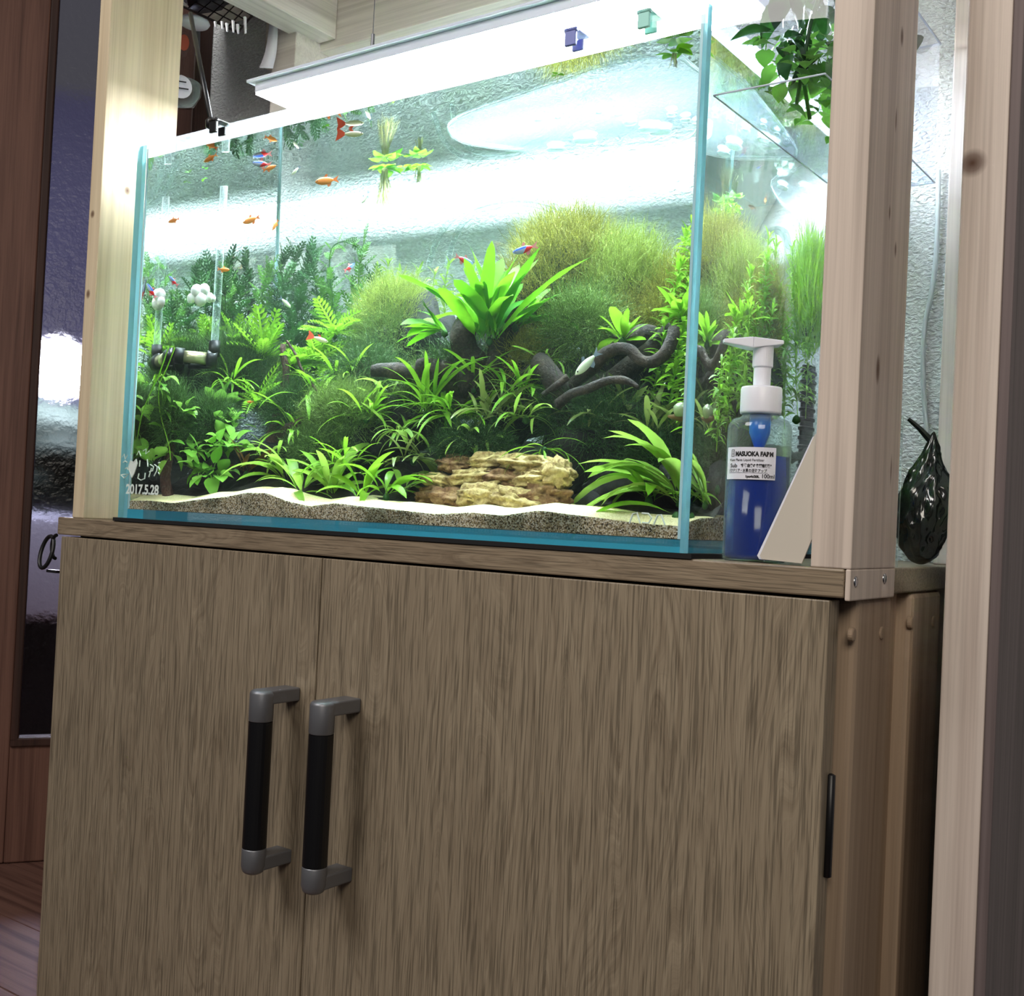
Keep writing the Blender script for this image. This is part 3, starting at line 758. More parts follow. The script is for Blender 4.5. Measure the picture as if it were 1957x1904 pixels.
# ------------------------------------------------------------------ things hanging top left
yb = .2
def at(px, py, y=.2): return A(px, py, y)
M['bright_metal'] = plain('bright nickel', c(236, 238, 246), .3, .2)
bk = thing('wire_basket', 'black wire basket of odds and ends hanging from the frame at top left', 'basket', at(410, 30))
B0 = bk.location
def bobj(mb, name, mat, **kw):
    o = mb.obj(name, mat, bk, **kw); o.location = -B0; return o
c0, c1, c2, c3 = at(340, 8, .17), at(455, 62, .17), at(490, 20, .24), at(400, -40, .24)
bobj(MB().tube([c0, c1, c2, c3, c0], .0016, 6), 'frame', M['wire_black'])
for k in range(1, 6):
    f = k/6
    bobj(MB().tube([c0.lerp(c1, f), c3.lerp(c2, f)], .0008, 5), 'wire', M['wire_black'])
for k in range(1, 4):
    f = k/4
    bobj(MB().tube([c0.lerp(c3, f), c1.lerp(c2, f)], .0008, 5), 'wire', M['wire_black'])
o = bobj(MB(), 'contents', M['wire_black']) if False else None
cm = rock_mesh('bundle', .03, 4, plain('dark bundle', c(30, 30, 40), .5), 3, .4, 2, (1.5, 1, .5)); q = put('bundle', cm, bk, Matrix.Translation(at(400, 0, .2)-B0+Vector((0, 0, .012))))
for k, (x, y, L) in enumerate(((411, 42, 12), (424, 42, 16), (433, 45, 18), (445, 40, 25), (454, 47, 20), (468, 33, 36))):
    bobj(MB().tube([at(x, y, .165), at(x+1, y+L*.85, .165)], [.0019, .0012], 8), 'hook_tip', M['bright_metal'])
cc = at(372, 44, .19)
o = MB().lathe([(.002, -.004), (.016, -.003), (.018, .0), (.016, .004), (.004, .006)], 20, Matrix.Translation(cc)).obj('white_disc', M['paper'], bk, True); o.location = -B0
jp = at(342, 140)
jar = thing('glass_bottle', 'clear round bottle with a white oval label hanging behind the left post', 'bottle', jp)
k = .00062
MB().lathe([(.004, -.042), (.02, -.038), (.027, -.025), (.028, -.008), (.024, .012), (.017, .035), (.014, .052), (.013, .06)], 28).obj('bottle_glass', M['clear_plastic'], jar, True)
MB().lathe([(.004, -.040), (.019, -.036), (.0255, -.025), (.0265, -.012)], 28).obj('contents', M['tube'], jar, True)
v = Vector((CAM.x-jp.x, CAM.y-jp.y, 0)).normalized(); sd = Vector((-v.y, v.x, 0))
vs = [jp*0+v*.0285+sd*(.013*math.cos(a*PI/10)+.003)+Vector((0, 0, -.026+.014*math.sin(a*PI/10)))-v*.002*abs(math.cos(a*PI/10)) for a in range(20)]
lb = MB().add(vs, [tuple(range(20))]).obj('label', M['paper'], jar)
mb = MB()
for zz, w0 in ((-.021, .006), (-.029, .009)):
    mb.add([v*.0292+sd*(.003+a)+Vector((0, 0, zz+b)) for a, b in ((-w0, 0), (w0, 0), (w0, .0016), (-w0, .0016))], [(0, 1, 2, 3)])
mb.obj('lettering', M['ink'], lb)
mb = MB()
M['sticker'] = plain('orange sticker', c(176, 84, 58), .6)
mb.add([v*.0215+sd*(.004+.006*math.cos(a*PI/6))+Vector((0, 0, .030+.010*math.sin(a*PI/6))) for a in range(12)], [tuple(range(12))]); mb.obj('sticker', M['sticker'], jar)
a, b = at(378, 40, .21), at(386, 110, .21)
o = MB().box((-.004, -.0006, -.042), (.004, .0006, .0)).obj('hanging_tag', plain('grey tag', c(120, 120, 132), .7)); o.location = a; o.rotation_euler = (0, math.radians(-4), 0)
tag(o, 'narrow grey plastic tag hanging beside the clear bottle at top left', 'tag')
pts = [at(518, 30, .236), at(515, 60, .236), at(508, 100, .234), at(497, 130, .230)]
sp = spline(pts, 5); mb = MB(); vs = []; 
for i, p in enumerate(sp): w = .0035+.0045*i/len(sp); vs += [p+_r0*-.001, p+_r0*w*2]
mb.add(vs, [(2*i, 2*i+1, 2*i+3, 2*i+2) for i in range(len(sp)-1)])
o = mb.obj('paper_strip', M['paper'], None, True); so = o.modifiers.new('s', 'SOLIDIFY'); so.thickness = .0005
tag(o, 'curling white paper strip taped to the grey back post', 'paper')

#==PART3==
# ------------------------------------------------------------------ sand and soil
XA, XB, YA, YB = G+.0006, TW-G-.0006, G+.0006, TD-G-.0006
prof = [(235, 958), (285, 957), (330, 962), (380, 955), (430, 950), (470, 942), (510, 943), (545, 957), (590, 968), (640, 962), (690, 968), (760, 975), (830, 983), (900, 980), (960, 986), (1030, 976), (1090, 984), (1150, 991), (1220, 1001), (1300, 1006)]
pts = sorted((A(x, y, .006).x, A(x, y, .006).z) for x, y in prof)
def front_z(x):
    if x <= pts[0][0]: return pts[0][1]
    for (x0, z0), (x1, z1) in zip(pts, pts[1:]):
        if x <= x1: t = (x-x0)/(x1-x0); return z0+(z1-z0)*t
    return pts[-1][1]
def ground(x, y):
    z = front_z(x)
    bank = max(0, min(1, (y-.05)/.20))
    z += .0065*max(0, min(1, (y-.006)/.03)) + .0016*mnoise.noise(Vector((x*30, y*30, 1))) * min(1, (y-.006)/.02)
    return z + .055*bank*bank*(3-2*bank)
mb = MB(); nx, ny = 120, 26; ys = [YA+(.075-YA)*(j/ny)**1.3 for j in range(ny+1)]
for j in range(ny+1):
    for i in range(nx+1):
        x = XA+(XB-XA)*i/nx; mb.v.append((x, ys[j], ground(x, ys[j])))
W1 = nx+1
for j in range(ny):
    for i in range(nx): mb.f.append((j*W1+i, j*W1+i+1, (j+1)*W1+i+1, (j+1)*W1+i)); mb.mi.append(0)
b0 = len(mb.v)
for i in range(W1): mb.v.append((mb.v[i][0], YA, .009))
for i in range(nx): mb.f.append((b0+i, b0+i+1, i+1, i)); mb.mi.append(1)
r0 = len(mb.v)
for j in range(ny+1): mb.v.append((XB, ys[j], .009))
for j in range(ny): mb.f.append((r0+j, r0+j+1, (j+1)*W1+nx, j*W1+nx)); mb.mi.append(1)
o = mb.obj('sand_bed', [M['sand_top'], M['sand_side']]); o['kind'] = 'stuff'; tag(o, 'pale sand bed along the front of the tank with algae behind the glass', 'sand')
mb = MB(); nx, ny = 110, 46
for j in range(ny+1):
    for i in range(nx+1):
        x = XA+.0004+(XB-XA-.0008)*i/nx; y = .040+(YB-.040)*j/ny
        q = Vector((x*26, y*26, 4)); ed = min(1, (y-.040)/.03)
        mb.v.append((x, y, ground(x, y)-.004+ed*(.008+.010*mnoise.noise(q)+.005*mnoise.noise(q*3))))
W1 = nx+1
for j in range(ny):
    for i in range(nx): mb.f.append((j*W1+i, j*W1+i+1, (j+1)*W1+i+1, (j+1)*W1+i))
o = mb.obj('soil_bank', M['soil'], None, True); o['kind'] = 'stuff'; tag(o, 'dark soil rising towards the back of the tank under the plants', 'soil')

# ------------------------------------------------------------------ stones
def stone_at(px, py, y, r, seed, label, scale=(1, 1, 1), mat='dark_stone', side=False, amp=.35):
    p = (S if side else W)(px, py, y)
    p.x = min(max(p.x, G+r*scale[0]*1.2), TW-G-r*scale[0]*1.25); p.y = min(max(p.y, .02), TD-G-r*scale[1]*1.3)
    o = put('dark_stone', rock_mesh('dark_stone', r, seed, M[mat], 3, amp, 1.7, scale), None, Matrix.Translation(p))
    return tag(o, label, 'stone', 'dark stones under the planting')
for a in ((505, 880, .10, 0.0213, 1, 'small dark stone under the round leaved plants at left', (1.3, 1, .8)),
          (590, 800, .17, 0.0328, 2, 'dark stone low behind the left foreground sword plants', (1.3, 1, 1)),
          (690, 850, .13, 0.0279, 3, 'dark stone below the low moss cushion left of centre', (1.4, 1, .8)),
          (790, 800, .16, 0.0344, 4, 'dark stone behind the narrow leaved fern', (1.2, 1, .9)),
          (800, 650, .22, 0.0377, 5, 'dark stone under the left moss mound', (1.1, .8, 1.1)),
          (900, 700, .20, 0.0344, 6, 'dark stone below the big glossy fern', (1, 1, 1.3)),
          (985, 590, .22, 0.0377, 7, 'dark stone between the big fern and the olive moss', (1, .8, 1)),
          (1000, 760, .165, 0.0328, 8, 'dark stone above the layered ochre rock', (1.2, 1, 1)),
          (1090, 880, .12, 0.0295, 9, 'black stone right of the layered ochre rock', (1, .8, 1.0)),
          (1130, 760, .17, 0.0361, 10, 'dark stone behind the twisting branches', (1.1, .9, 1)),
          (1180, 930, .095, 0.0197, 11, 'black stone on the sand left of the right sword plant', (1.4, .8, .9)),
          (1170, 620, .22, 0.0344, 12, 'dark stone under the olive moss mound', (1.2, .8, 1)),
          (1230, 830, .15, 0.0328, 13, 'dark stone behind the right sword plant', (1, 1, 1.1)),
          (1290, 720, .20, 0.0328, 14, 'dark stone near the right pane under the stem plants', (1, .9, 1.2)),
          (1300, 930, .10, 0.0197, 15, 'dark stone in the front right corner under leaves', (1, 1, 1))):
    stone_at(*a)
# layered ochre rock: irregular slabs stacked
lr = thing('layered_rock', 'flaky ochre layered rock with dark hollows on the sand in the middle', 'stone', W(945, 968, .062))
def slabpiece(px, py, y, sx, sy, sz, seed, mat, rot=0):
    p = W(px, py, y)
    put('rock_layer', rock_mesh('rock_layer', 1.0, seed, M[mat], 4, .30, 1.9, (sx, sy, sz), 9), lr, Matrix.Translation(p-lr.location) @ Matrix.Rotation(math.radians(rot), 4, 'Y'))
for q in ((868, 955, .062, .030, .016, .0095, 21, 'ochre_dark', 4), (925, 948, .052, .026, .014, .0110, 22, 'ochre', -3), (985, 958, .048, .024, .012, .0105, 23, 'ochre', 8), (1035, 950, .060, .026, .016, .0105, 24, 'ochre_dark', -4),
          (850, 925, .070, .024, .014, .0070, 25, 'ochre', 12), (905, 915, .066, .026, .015, .0080, 26, 'ochre', -6), (965, 918, .062, .022, .014, .0090, 27, 'ochre_dark', 4), (1030, 918, .062, .028, .015, .0090, 28, 'ochre', -3),
          (1065, 905, .058, .013, .012, .0120, 29, 'ochre', 10), (880, 890, .078, .022, .014, .0080, 30, 'ochre_dark', 6), (935, 884, .074, .022, .014, .0075, 31, 'ochre', -5), (1000, 888, .070, .026, .015, .0080, 32, 'ochre', 3), (1052, 890, .066, .016, .012, .0060, 33, 'ochre', 12), (820, 950, .066, .014, .011, .008, 34, 'ochre_dark', -10)):
    slabpiece(*q)

# ------------------------------------------------------------------ driftwood
def branch(parent, px, rads, mat='driftwood', n=7, seg=10):
    P = spline([W(*q) for q in px], n)
    m = len(P); rr = []
    for i in range(m):
        t = i/(m-1)*(len(rads)-1); k = min(int(t), len(rads)-2); r = rads[k]+(rads[k+1]-rads[k])*(t-k)
        rr.append(r*(1+.16*mnoise.noise(P[i]*70)))
    for i in range(m): P[i] = P[i]+Vector((mnoise.noise(P[i]*45), mnoise.noise(P[i]*45+Vector((9, 0, 0))), mnoise.noise(P[i]*45+Vector((0, 9, 0)))))*rads[0]*.35
    o = MB().tube([p-parent.location for p in P], rr, seg).obj('branch', M[mat], parent, True); return o
dw = thing('driftwood', 'dark twisting driftwood with snaking branches at the right of the tank', 'driftwood', W(1110, 830, .10))
branch(dw, ((1055, 775, .115), (1098, 733, .11), (1140, 692, .105), (1172, 668, .10), (1200, 668, .10), (1222, 687, .10), (1246, 692, .10), (1270, 675, .10), (1283, 650, .105), (1288, 630, .11)), (.0055, .006, .0045, .0045, .005, .005))
branch(dw, ((1085, 790, .14), (1130, 745, .14), (1190, 710, .14), (1240, 672, .14), (1290, 628, .14)), (.010, .009, .008, .006))
branch(dw, ((1068, 772, .09), (1090, 755, .085), (1125, 742, .08), (1160, 727, .078), (1195, 728, .078), (1218, 742, .075)), (.0045, .0035, .0035, .003, .0016))
branch(dw, ((1028, 695, .11), (1050, 715, .105), (1070, 745, .105), (1080, 790, .115), (1090, 850, .13)), (.0085, .010, .0085, .007, .007))
branch(dw, ((1035, 755, .09), (1062, 738, .092), (1085, 720, .095)), (.002, .003, .003))
branch(dw, ((1000, 720, .13), (1040, 690, .14), (1080, 660, .16)), (.006, .008, .006))
branch(dw, ((1178, 660, .15), (1215, 650, .15), (1255, 640, .155)), (.010, .011, .007))
dw2 = thing('driftwood', 'black upright stump of driftwood under the big glossy fern', 'driftwood', W(905, 740, .13))
branch(dw2, ((905, 760, .13), (900, 700, .13), (893, 650, .13), (898, 610, .135)), (.018, .014, .012, .010))
branch(dw2, ((940, 740, .14), (945, 690, .14), (960, 640, .145), (1000, 590, .15)), (.012, .010, .010, .008))
branch(dw2, ((905, 740, .12), (850, 715, .12), (800, 705, .118)), (.012, .011, .008))
dw3 = thing('driftwood', 'short black driftwood stub poking out left of the narrow leaved fern', 'driftwood', W(760, 712, .12))
branch(dw3, ((800, 716, .13), (760, 708, .12), (728, 704, .115), (707, 706, .113)), (.007, .0075, .0065, .005))
dw4 = thing('driftwood', 'reddish brown driftwood stem behind the left foreground plants', 'driftwood', W(520, 850, .11))
branch(dw4, ((515, 900, .105), (522, 840, .11), (532, 790, .115), (545, 740, .125), (540, 660, .13)), (.009, .008, .007, .005, .003), 'driftwood_red')
branch(dw4, ((528, 835, .11), (555, 815, .10), (580, 800, .10)), (.006, .004, .003), 'driftwood_red')
rt = thing('thin_root', 'thin pale brown root arching between the left stem plants', 'root', W(590, 720, .11))
branch(rt, ((548, 652, .12), (566, 680, .115), (576, 705, .11), (596, 735, .11), (620, 762, .11)), (.0013, .0015, .0015, .0012), 'driftwood_red')
dw5 = thing('driftwood', 'stubby brown wood post on the sand in the left front corner', 'driftwood', W(320, 945, .035))
branch(dw5, ((322, 962, .036), (318, 925, .036), (318, 890, .038), (330, 850, .045)), (.0075, .0065, .006, .004), 'driftwood_red')

# ------------------------------------------------------------------ leaves
def lance(name, L, Wd, bend, mat, n=8, fold=.22, wave=0.0, stalk=.12, tip=1.0, twist=0.0, peak=.45):
    mb = MB(); y = z = 0.0
    vs, fs = [], []
    for i in range(n+1):
        t = i/n
        if t < stalk: w = .07
        else:
            q = (t-stalk)/(1-stalk); w = max(.03, (math.sin(PI*q**(math.log(.5)/math.log(peak))))**(.75*tip)) if 0 < q < 1 else .03
        w *= Wd/2
        ang = bend*t
        wz = wave*Wd*math.sin(t*19)
        tw = twist*t
        for sgn in (-1, 0, 1):
            lx, lz = sgn*w*math.cos(tw), (abs(sgn)*fold*w+sgn*w*math.sin(tw)+sgn*wz*(1 if sgn else 0))
            vs.append((lx, y-lz*math.sin(-ang)*1.0 if False else y+lz*math.sin(ang), z+lz*math.cos(ang)))
        y += math.cos(ang)*L/n; z -= math.sin(ang)*L/n
    for i in range(n):
        a = i*3; fs += [(a, a+1, a+4, a+3), (a+1, a+2, a+5, a+4)]
    return mb.add(vs, fs).mesh(name, mat, True)
def roundleaf(name, L, Wd, stalk, bend, mat):
    mb = MB(); vs = []; fs = []
    sp = [(0, 0), (stalk*.5, .0), (stalk, 0)]
    vs += [(-.0004, 0, 0), (.0004, 0, 0), (.0004, stalk, 0), (-.0004, stalk, 0)]; fs.append((0, 1, 2, 3))
    prof = [(0, .30), (.12, .78), (.3, 1.0), (.5, .92), (.72, .62), (.9, .24), (1, .02)]
    y = stalk; z = 0; base = len(vs); pt = 0
    for i, (t, w) in enumerate(prof):
        ang = -.2+bend*t; dt = (t-pt)*L; pt = t
        y += math.cos(ang)*dt; z -= math.sin(ang)*dt
        ww = w*Wd/2
        vs += [(-ww, y-(.10*L if i == 0 else 0), z+.25*ww), (0, y, z), (ww, y-(.10*L if i == 0 else 0), z+.25*ww)]
    for i in range(len(prof)-1):
        a = base+i*3; fs += [(a, a+1, a+4, a+3), (a+1, a+2, a+5, a+4)]
    return mb.add(vs, fs).mesh(name, mat, True)
def pinnate(name, L, Wd, bend, mat, pairs=7, lob=.9):
    mb = MB(); y = z = 0.0; n = pairs*2; pos = []
    for i in range(n+1):
        t = i/n; ang = bend*t; pos.append((y, z, ang)); y += math.cos(ang)*L/n; z -= math.sin(ang)*L/n
    for i in range(n):
        (y0, z0, a0), (y1, z1, a1) = pos[i], pos[i+1]; w = .035*Wd+.03*Wd*(1-i/n)
        mb.add([(-w, y0, z0), (w, y0, z0), (w, y1, z1), (-w, y1, z1)], [(0, 1, 2, 3)])
    for k in range(1, pairs+1):
        y0, z0, a0 = pos[min(2*k-1, n)]; t = k/(pairs+1); ll = Wd*.6*(math.sin(PI*min(1, t*.85+.12)))**.7*lob
        ww = L/pairs*.36
        for s in (-1, 1):
            dx, dy = s*ll*.80, ll*.62
            nx_, ny_ = -dy/ll*ww*s, dx/ll*ww*s
            m_ = (dx*.55, dy*.55)
            mb.add([(0, y0, z0), (m_[0]+nx_, y0+m_[1]+ny_, z0+ll*.10), (dx, y0+dy, z0-ll*.05), (m_[0]-nx_, y0+m_[1]-ny_, z0+ll*.10)], [(0, 1, 2), (0, 2, 3)] if s < 0 else [(0, 2, 1), (0, 3, 2)])
    return mb.mesh(name, mat, True)
def variants(fn, k, *args, **kw): return [fn(*[a() if callable(a) else a for a in args], **{q: (v() if callable(v) else v) for q, v in kw.items()}) for _ in range(k)]
U = random.uniform
def sword(L, Wd, mat): return variants(lance, 5, 'leaf', lambda: L*U(.85, 1.15), lambda: Wd*U(.85, 1.15), lambda: U(.5, 1.7), mat, 10, .25, lambda: U(0, .03), .16, .8, lambda: U(-.3, .3))
SW = {}
SW['fore'] = sword(.066, .0108, M['lf_pale'])
SW['fore_b'] = sword(.066, .0122, M['lf_bright'])
SW['narrow'] = sword(.055, .0052, M['lf_bright'])
SW['narrow_p'] = sword(.045, .0048, M['lf_pale'])
SW['olive'] = sword(.045, .0055, M['lf_olive'])
SW['fern'] = variants(lance, 6, 'leaf', lambda: .080*U(.8, 1.15), lambda: .0145*U(.85, 1.15), lambda: U(.3, 1.5), M['lf_fern'], 12, .18, lambda: U(.02, .05), .10, .6, lambda: U(-.4, .4))
SW['fern_s'] = variants(lance, 4, 'leaf', lambda: .045*U(.85, 1.1), lambda: .009*U(.85, 1.15), lambda: U(-.2, .9), M['lf_fern'], 9, .2, lambda: U(.02, .05), .10, .7, lambda: U(-.4, .4))
SW['rosette'] = variants(lance, 4, 'leaf', lambda: .030*U(.85, 1.15), lambda: .0085*U(.85, 1.15), lambda: U(.1, .9), M['lf_bright'], 8, .25, lambda: U(0, .04), .10, .7, lambda: U(-.3, .3))
SW['brown'] = variants(lance, 3, 'leaf', lambda: .035*U(.85, 1.15), lambda: .006*U(.85, 1.15), lambda: U(.1, .7), M['lf_brown'], 8, .3, .03, .12, .8)
SW['broad'] = variants(lance, 4, 'leaf', lambda: .075*U(.9, 1.1), lambda: .014*U(.9, 1.1), lambda: U(.5, 1.5), M['lf_pale'], 10, .2, .01, .14, .55, lambda: U(-.3, .3), peak=.6)
SW['round'] = variants(roundleaf, 4, 'leaf', lambda: .0170*U(.85, 1.15), lambda: .0140*U(.85, 1.15), lambda: U(.006, .012), lambda: U(.3, 1.2), M['lf_round'])
SW['oblong'] = variants(lance, 4, 'leaf', lambda: .022*U(.85, 1.15), lambda: .0085*U(.9, 1.1), lambda: U(.3, 1.2), M['lf_round'], 7, .2, 0, .2, .6)
SW['feather'] = variants(pinnate, 5, 'leaf', lambda: .050*U(.85, 1.15), .026, lambda: U(.2, 1.1), M['lf_bright'], 9)
SW['feather_d'] = variants(pinnate, 5, 'leaf', lambda: .032*U(.8, 1.15), .019, lambda: U(-.2, .7), M['lf_dark'], 6)
SW['feather_m'] = variants(pinnate, 5, 'leaf', lambda: .030*U(.8, 1.15), .018, lambda: U(-.2, .7), M['lf_mid'], 6)
SW['tiny'] = variants(lance, 3, 'leaf', lambda: .012*U(.8, 1.2), .0030, lambda: U(.2, 1.4), M['lf_bright'], 5, .2, 0, .05, .8)
SW['tiny_p'] = variants(lance, 3, 'leaf', lambda: .011*U(.8, 1.2), .0028, lambda: U(.2, 1.4), M['lf_pale'], 5, .2, 0, .05, .8)
SW['house'] = variants(roundleaf, 4, 'leaf', lambda: .030*U(.8, 1.2), lambda: .024*U(.8, 1.2), lambda: U(.008, .02), lambda: U(.2, 1.4), M['lf_house'])
SW['house_s'] = variants(roundleaf, 4, 'leaf', lambda: .013*U(.8, 1.2), lambda: .011*U(.8, 1.2), lambda: U(.004, .010), lambda: U(.2, 1.2), M['lf_mid'])
def orient(az, elev, roll=0.0, s=1.0):
    return Matrix.Rotation(az-PI/2, 4, 'Z') @ Matrix.Rotation(elev, 4, 'X') @ Matrix.Rotation(roll, 4, 'Y') @ Matrix.Diagonal((s, s, s, 1))
AZL = math.atan2(-_r0.y, -_r0.x)      # azimuth that points left in the photograph
AZR = math.atan2(_r0.y, _r0.x)
def inside(p, m=.003): return G+m < p.x < TW-G-m and G+m < p.y < TD-G-m and p.z < WLEV-.001
def tip_ok(root, mat, me):
    for i in (len(me.vertices)-2, len(me.vertices)//2):
        if not inside(root+(mat @ me.vertices[i].co)): return False
    return True
def rosette(base, label, kind, n, elev=(.3, 1.4), az=(0, 2*PI), s=(.7, 1.1), name='rosette_plant', cat='aquatic plant', spread=.004, group=None, crown=True):
    t = thing(name, label, cat, base, group)
    ms = SW[kind]; k = 0; tries = 0
    while k < n and tries < n*8:
        tries += 1
        f = k/max(1, n-1)
        a = az[0]+(az[1]-az[0])*((k*.618034) % 1.0)+U(-.15, .15); el = elev[1]+(elev[0]-elev[1])*U(0, 1)**.8
        me = random.choice(ms); mt = Matrix.Translation((U(-spread, spread), U(-spread, spread), U(-.001, .002))) @ orient(a, el, U(-.4, .4), U(*s))
        if not tip_ok(base, mt, me): continue
        put('leaf', me, t, mt); k += 1
    if crown:
        put('crown', CROWN, t, Matrix.Translation((0, 0, -.0045)))
    return t
CROWN = MB().lathe([(.001, 0), (.0035, .002), (.0028, .005), (.001, .007)], 8).mesh('crown', M['lf_dark'], True)

PL = 'low sword leaved plants along the front'
rosette(W(572, 948, .055), 'pale green sword plant on the sand, leftmost of the front clumps', 'fore', 15, (.25, 1.35), name='sword_plant')
rosette(W(548, 925, .065), 'green sword plant with arching leaves just behind the leftmost front clump', 'fore', 9, (.3, 1.3), (AZL-.9, AZL+.9), name='sword_plant')
rosette(W(632, 950, .060), 'upright pale sword plant between the front clumps left of centre', 'fore', 13, (.6, 1.45), s=(.75, 1.15), name='sword_plant')
rosette(W(690, 955, .055), 'tall thin leaved sword plant in front of the low moss cushion', 'fore_b', 11, (.5, 1.4), s=(.65, 1.0), name='sword_plant')
rosette(W(738, 948, .052), 'sword plant with a tall spoon leaf just left of the layered rock', 'fore_b', 9, (.35, 1.3), s=(.6, .95), name='sword_plant')
rosette(W(772, 940, .058), 'small sword plant whose leaf arches over the left end of the layered rock', 'fore', 6, (.4, 1.2), (AZR-.6, AZR+2.2), s=(.6, .9), name='sword_plant')
rosette(W(1292, 985, .035), 'big pale sword plant arching left from the right front corner', 'fore_b', 18, (.2, 1.2), (AZL-.6, AZL+.9), s=(1.0, 1.45), name='sword_plant')
rosette(W(1300, 960, .060), 'pale sword plant with long arching leaves behind the right corner clump', 'fore', 16, (.35, 1.35), (AZL-.8, AZL+1.0), s=(1.05, 1.5), name='sword_plant')
rosette(W(1240, 955, .055), 'low yellow green sword plant left of the big right corner clump', 'fore_b', 8, (.1, 1.0), s=(.6, .85), name='sword_plant')
rosette(W(1315, 930, .080), 'broad leaved green plant near the right pane with a curled top leaf', 'broad', 9, (.6, 1.4), s=(.75, 1.1), name='broad_leaf_plant')
rosette(S(1400, 985, .055), 'pale sword plant seen through the right pane beside the pump bottle', 'fore', 12, (.5, 1.35), s=(.7, 1.1), name='sword_plant')
rosette(W(815, 790, .105), 'narrow leaved bright fern rising left of centre', 'narrow', 30, (.4, 1.5), s=(.8, 1.35), name='narrow_fern', spread=.008)
rosette(W(865, 800, .10), 'narrow leaved bright fern right above the layered rock', 'narrow', 28, (.2, 1.4), s=(.6, 1.1), name='narrow_fern', spread=.010)
rosette(W(760, 830, .095), 'narrow leaved fern with drooping tips left of the layered rock', 'narrow_p', 25, (0, 1.2), s=(.6, 1.1), name='narrow_fern', spread=.010)
rosette(W(945, 800, .095), 'olive tinted fern with curly leaves over the layered rock', 'olive', 36, (.2, 1.45), s=(.6, 1.1), name='curly_fern', spread=.014)
rosette(W(1005, 800, .095), 'pale curly fern at the right end of the layered rock', 'narrow_p', 22, (.1, 1.3), s=(.5, .95), name='curly_fern', spread=.008)
rosette(W(905, 745, .12), 'small bright fern below the black stump', 'narrow', 15, (.3, 1.3), s=(.5, .9), name='narrow_fern')
rosette(W(965, 745, .12), 'small bright fern between the black stump and the twisting branches', 'narrow', 15, (.3, 1.35), s=(.5, .95), name='narrow_fern')
rosette(W(1040, 860, .075), 'little green fern drooping at the right edge of the layered rock', 'narrow', 11, (-.3, .7), s=(.4, .8), name='narrow_fern')
rosette(W(935, 650, .12), 'big glossy bright green fern with broad leaves above the stump', 'fern', 36, (.75, 1.52), s=(.75, 1.2), name='glossy_fern', spread=.010)
rosette(W(985, 625, .135), 'dark broad leaved fern on the right side of the big glossy fern', 'fern', 9, (.2, 1.1), (AZR-1.0, AZR+1.0), s=(.6, .9), name='glossy_fern')
rosette(W(850, 635, .115), 'small leaved fern reaching left from the black stump', 'fern_s', 12, (-.2, 1.1), (AZL-1.0, AZL+1.0), s=(.7, 1.1), name='glossy_fern')
rosette(W(1190, 650, .12), 'compact bright rosette on top of the twisting branches', 'rosette', 13, (.1, 1.4), s=(.7, 1.1), name='compact_rosette')
rosette(W(1305, 610, .14), 'bright broad rosette high against the right pane', 'rosette', 12, (.2, 1.4), s=(.8, 1.4), name='compact_rosette')
rosette(W(505, 690, .16), 'feathery yellow green fern bending right among the left stems', 'feather', 13, (.4, 1.4), s=(.7, 1.15), name='feather_fern')
rosette(W(560, 700, .14), 'feathery bright fern reaching right below the small spotted guppy', 'feather', 11, (.0, 1.1), (AZR-1.4, AZR+1.2), s=(.7, 1.1), name='feather_fern')
rosette(W(490, 770, .12), 'feathery green fern low behind the round leaved plants', 'feather', 12, (.0, 1.2), s=(.6, 1.0), name='feather_fern')
rosette(W(640, 640, .17), 'feathery green fern beside the left moss mound', 'feather', 10, (.2, 1.3), s=(.6, .95), name='feather_fern')
rosette(W(440, 735, .12), 'spray of narrow green leaves behind the round leaved plants at left', 'narrow', 22, (.1, 1.3), s=(.5, .95), name='narrow_fern')
rosette(W(400, 905, .052), 'round leaved plant low at left above the sand', 'round', 26, (-.6, 1.2), s=(.8, 1.25), name='round_leaf_plant', spread=.012)
rosette(W(430, 855, .060), 'taller round leaved plant in the middle of the left group', 'round', 24, (-.3, 1.3), s=(.75, 1.15), name='round_leaf_plant', spread=.013)
rosette(W(372, 865, .055), 'round leaved plant nearest the clear pipes at left', 'oblong', 20, (-.1, 1.2), s=(.8, 1.2), name='round_leaf_plant', spread=.010)
rosette(W(440, 810, .085), 'oblong leaved plant at the top of the left group', 'oblong', 22, (.0, 1.3), s=(.7, 1.2), name='round_leaf_plant', spread=.010)
rosette(W(420, 780, .10), 'yellowing broad leaved plant behind the left group', 'round', 10, (.0, 1.3), s=(.9, 1.3), name='round_leaf_plant', spread=.010)
rosette(W(288, 885, .020), 'small round leaved plant behind the etched heart', 'round', 12, (-.3, 1.2), s=(.8, 1.25), name='round_leaf_plant', spread=.007)
rosette(W(470, 905, .075), 'brown leaved plant between the round leaves and the front sword plants', 'brown', 11, (.4, 1.4), s=(.8, 1.2), name='brown_leaf_plant')

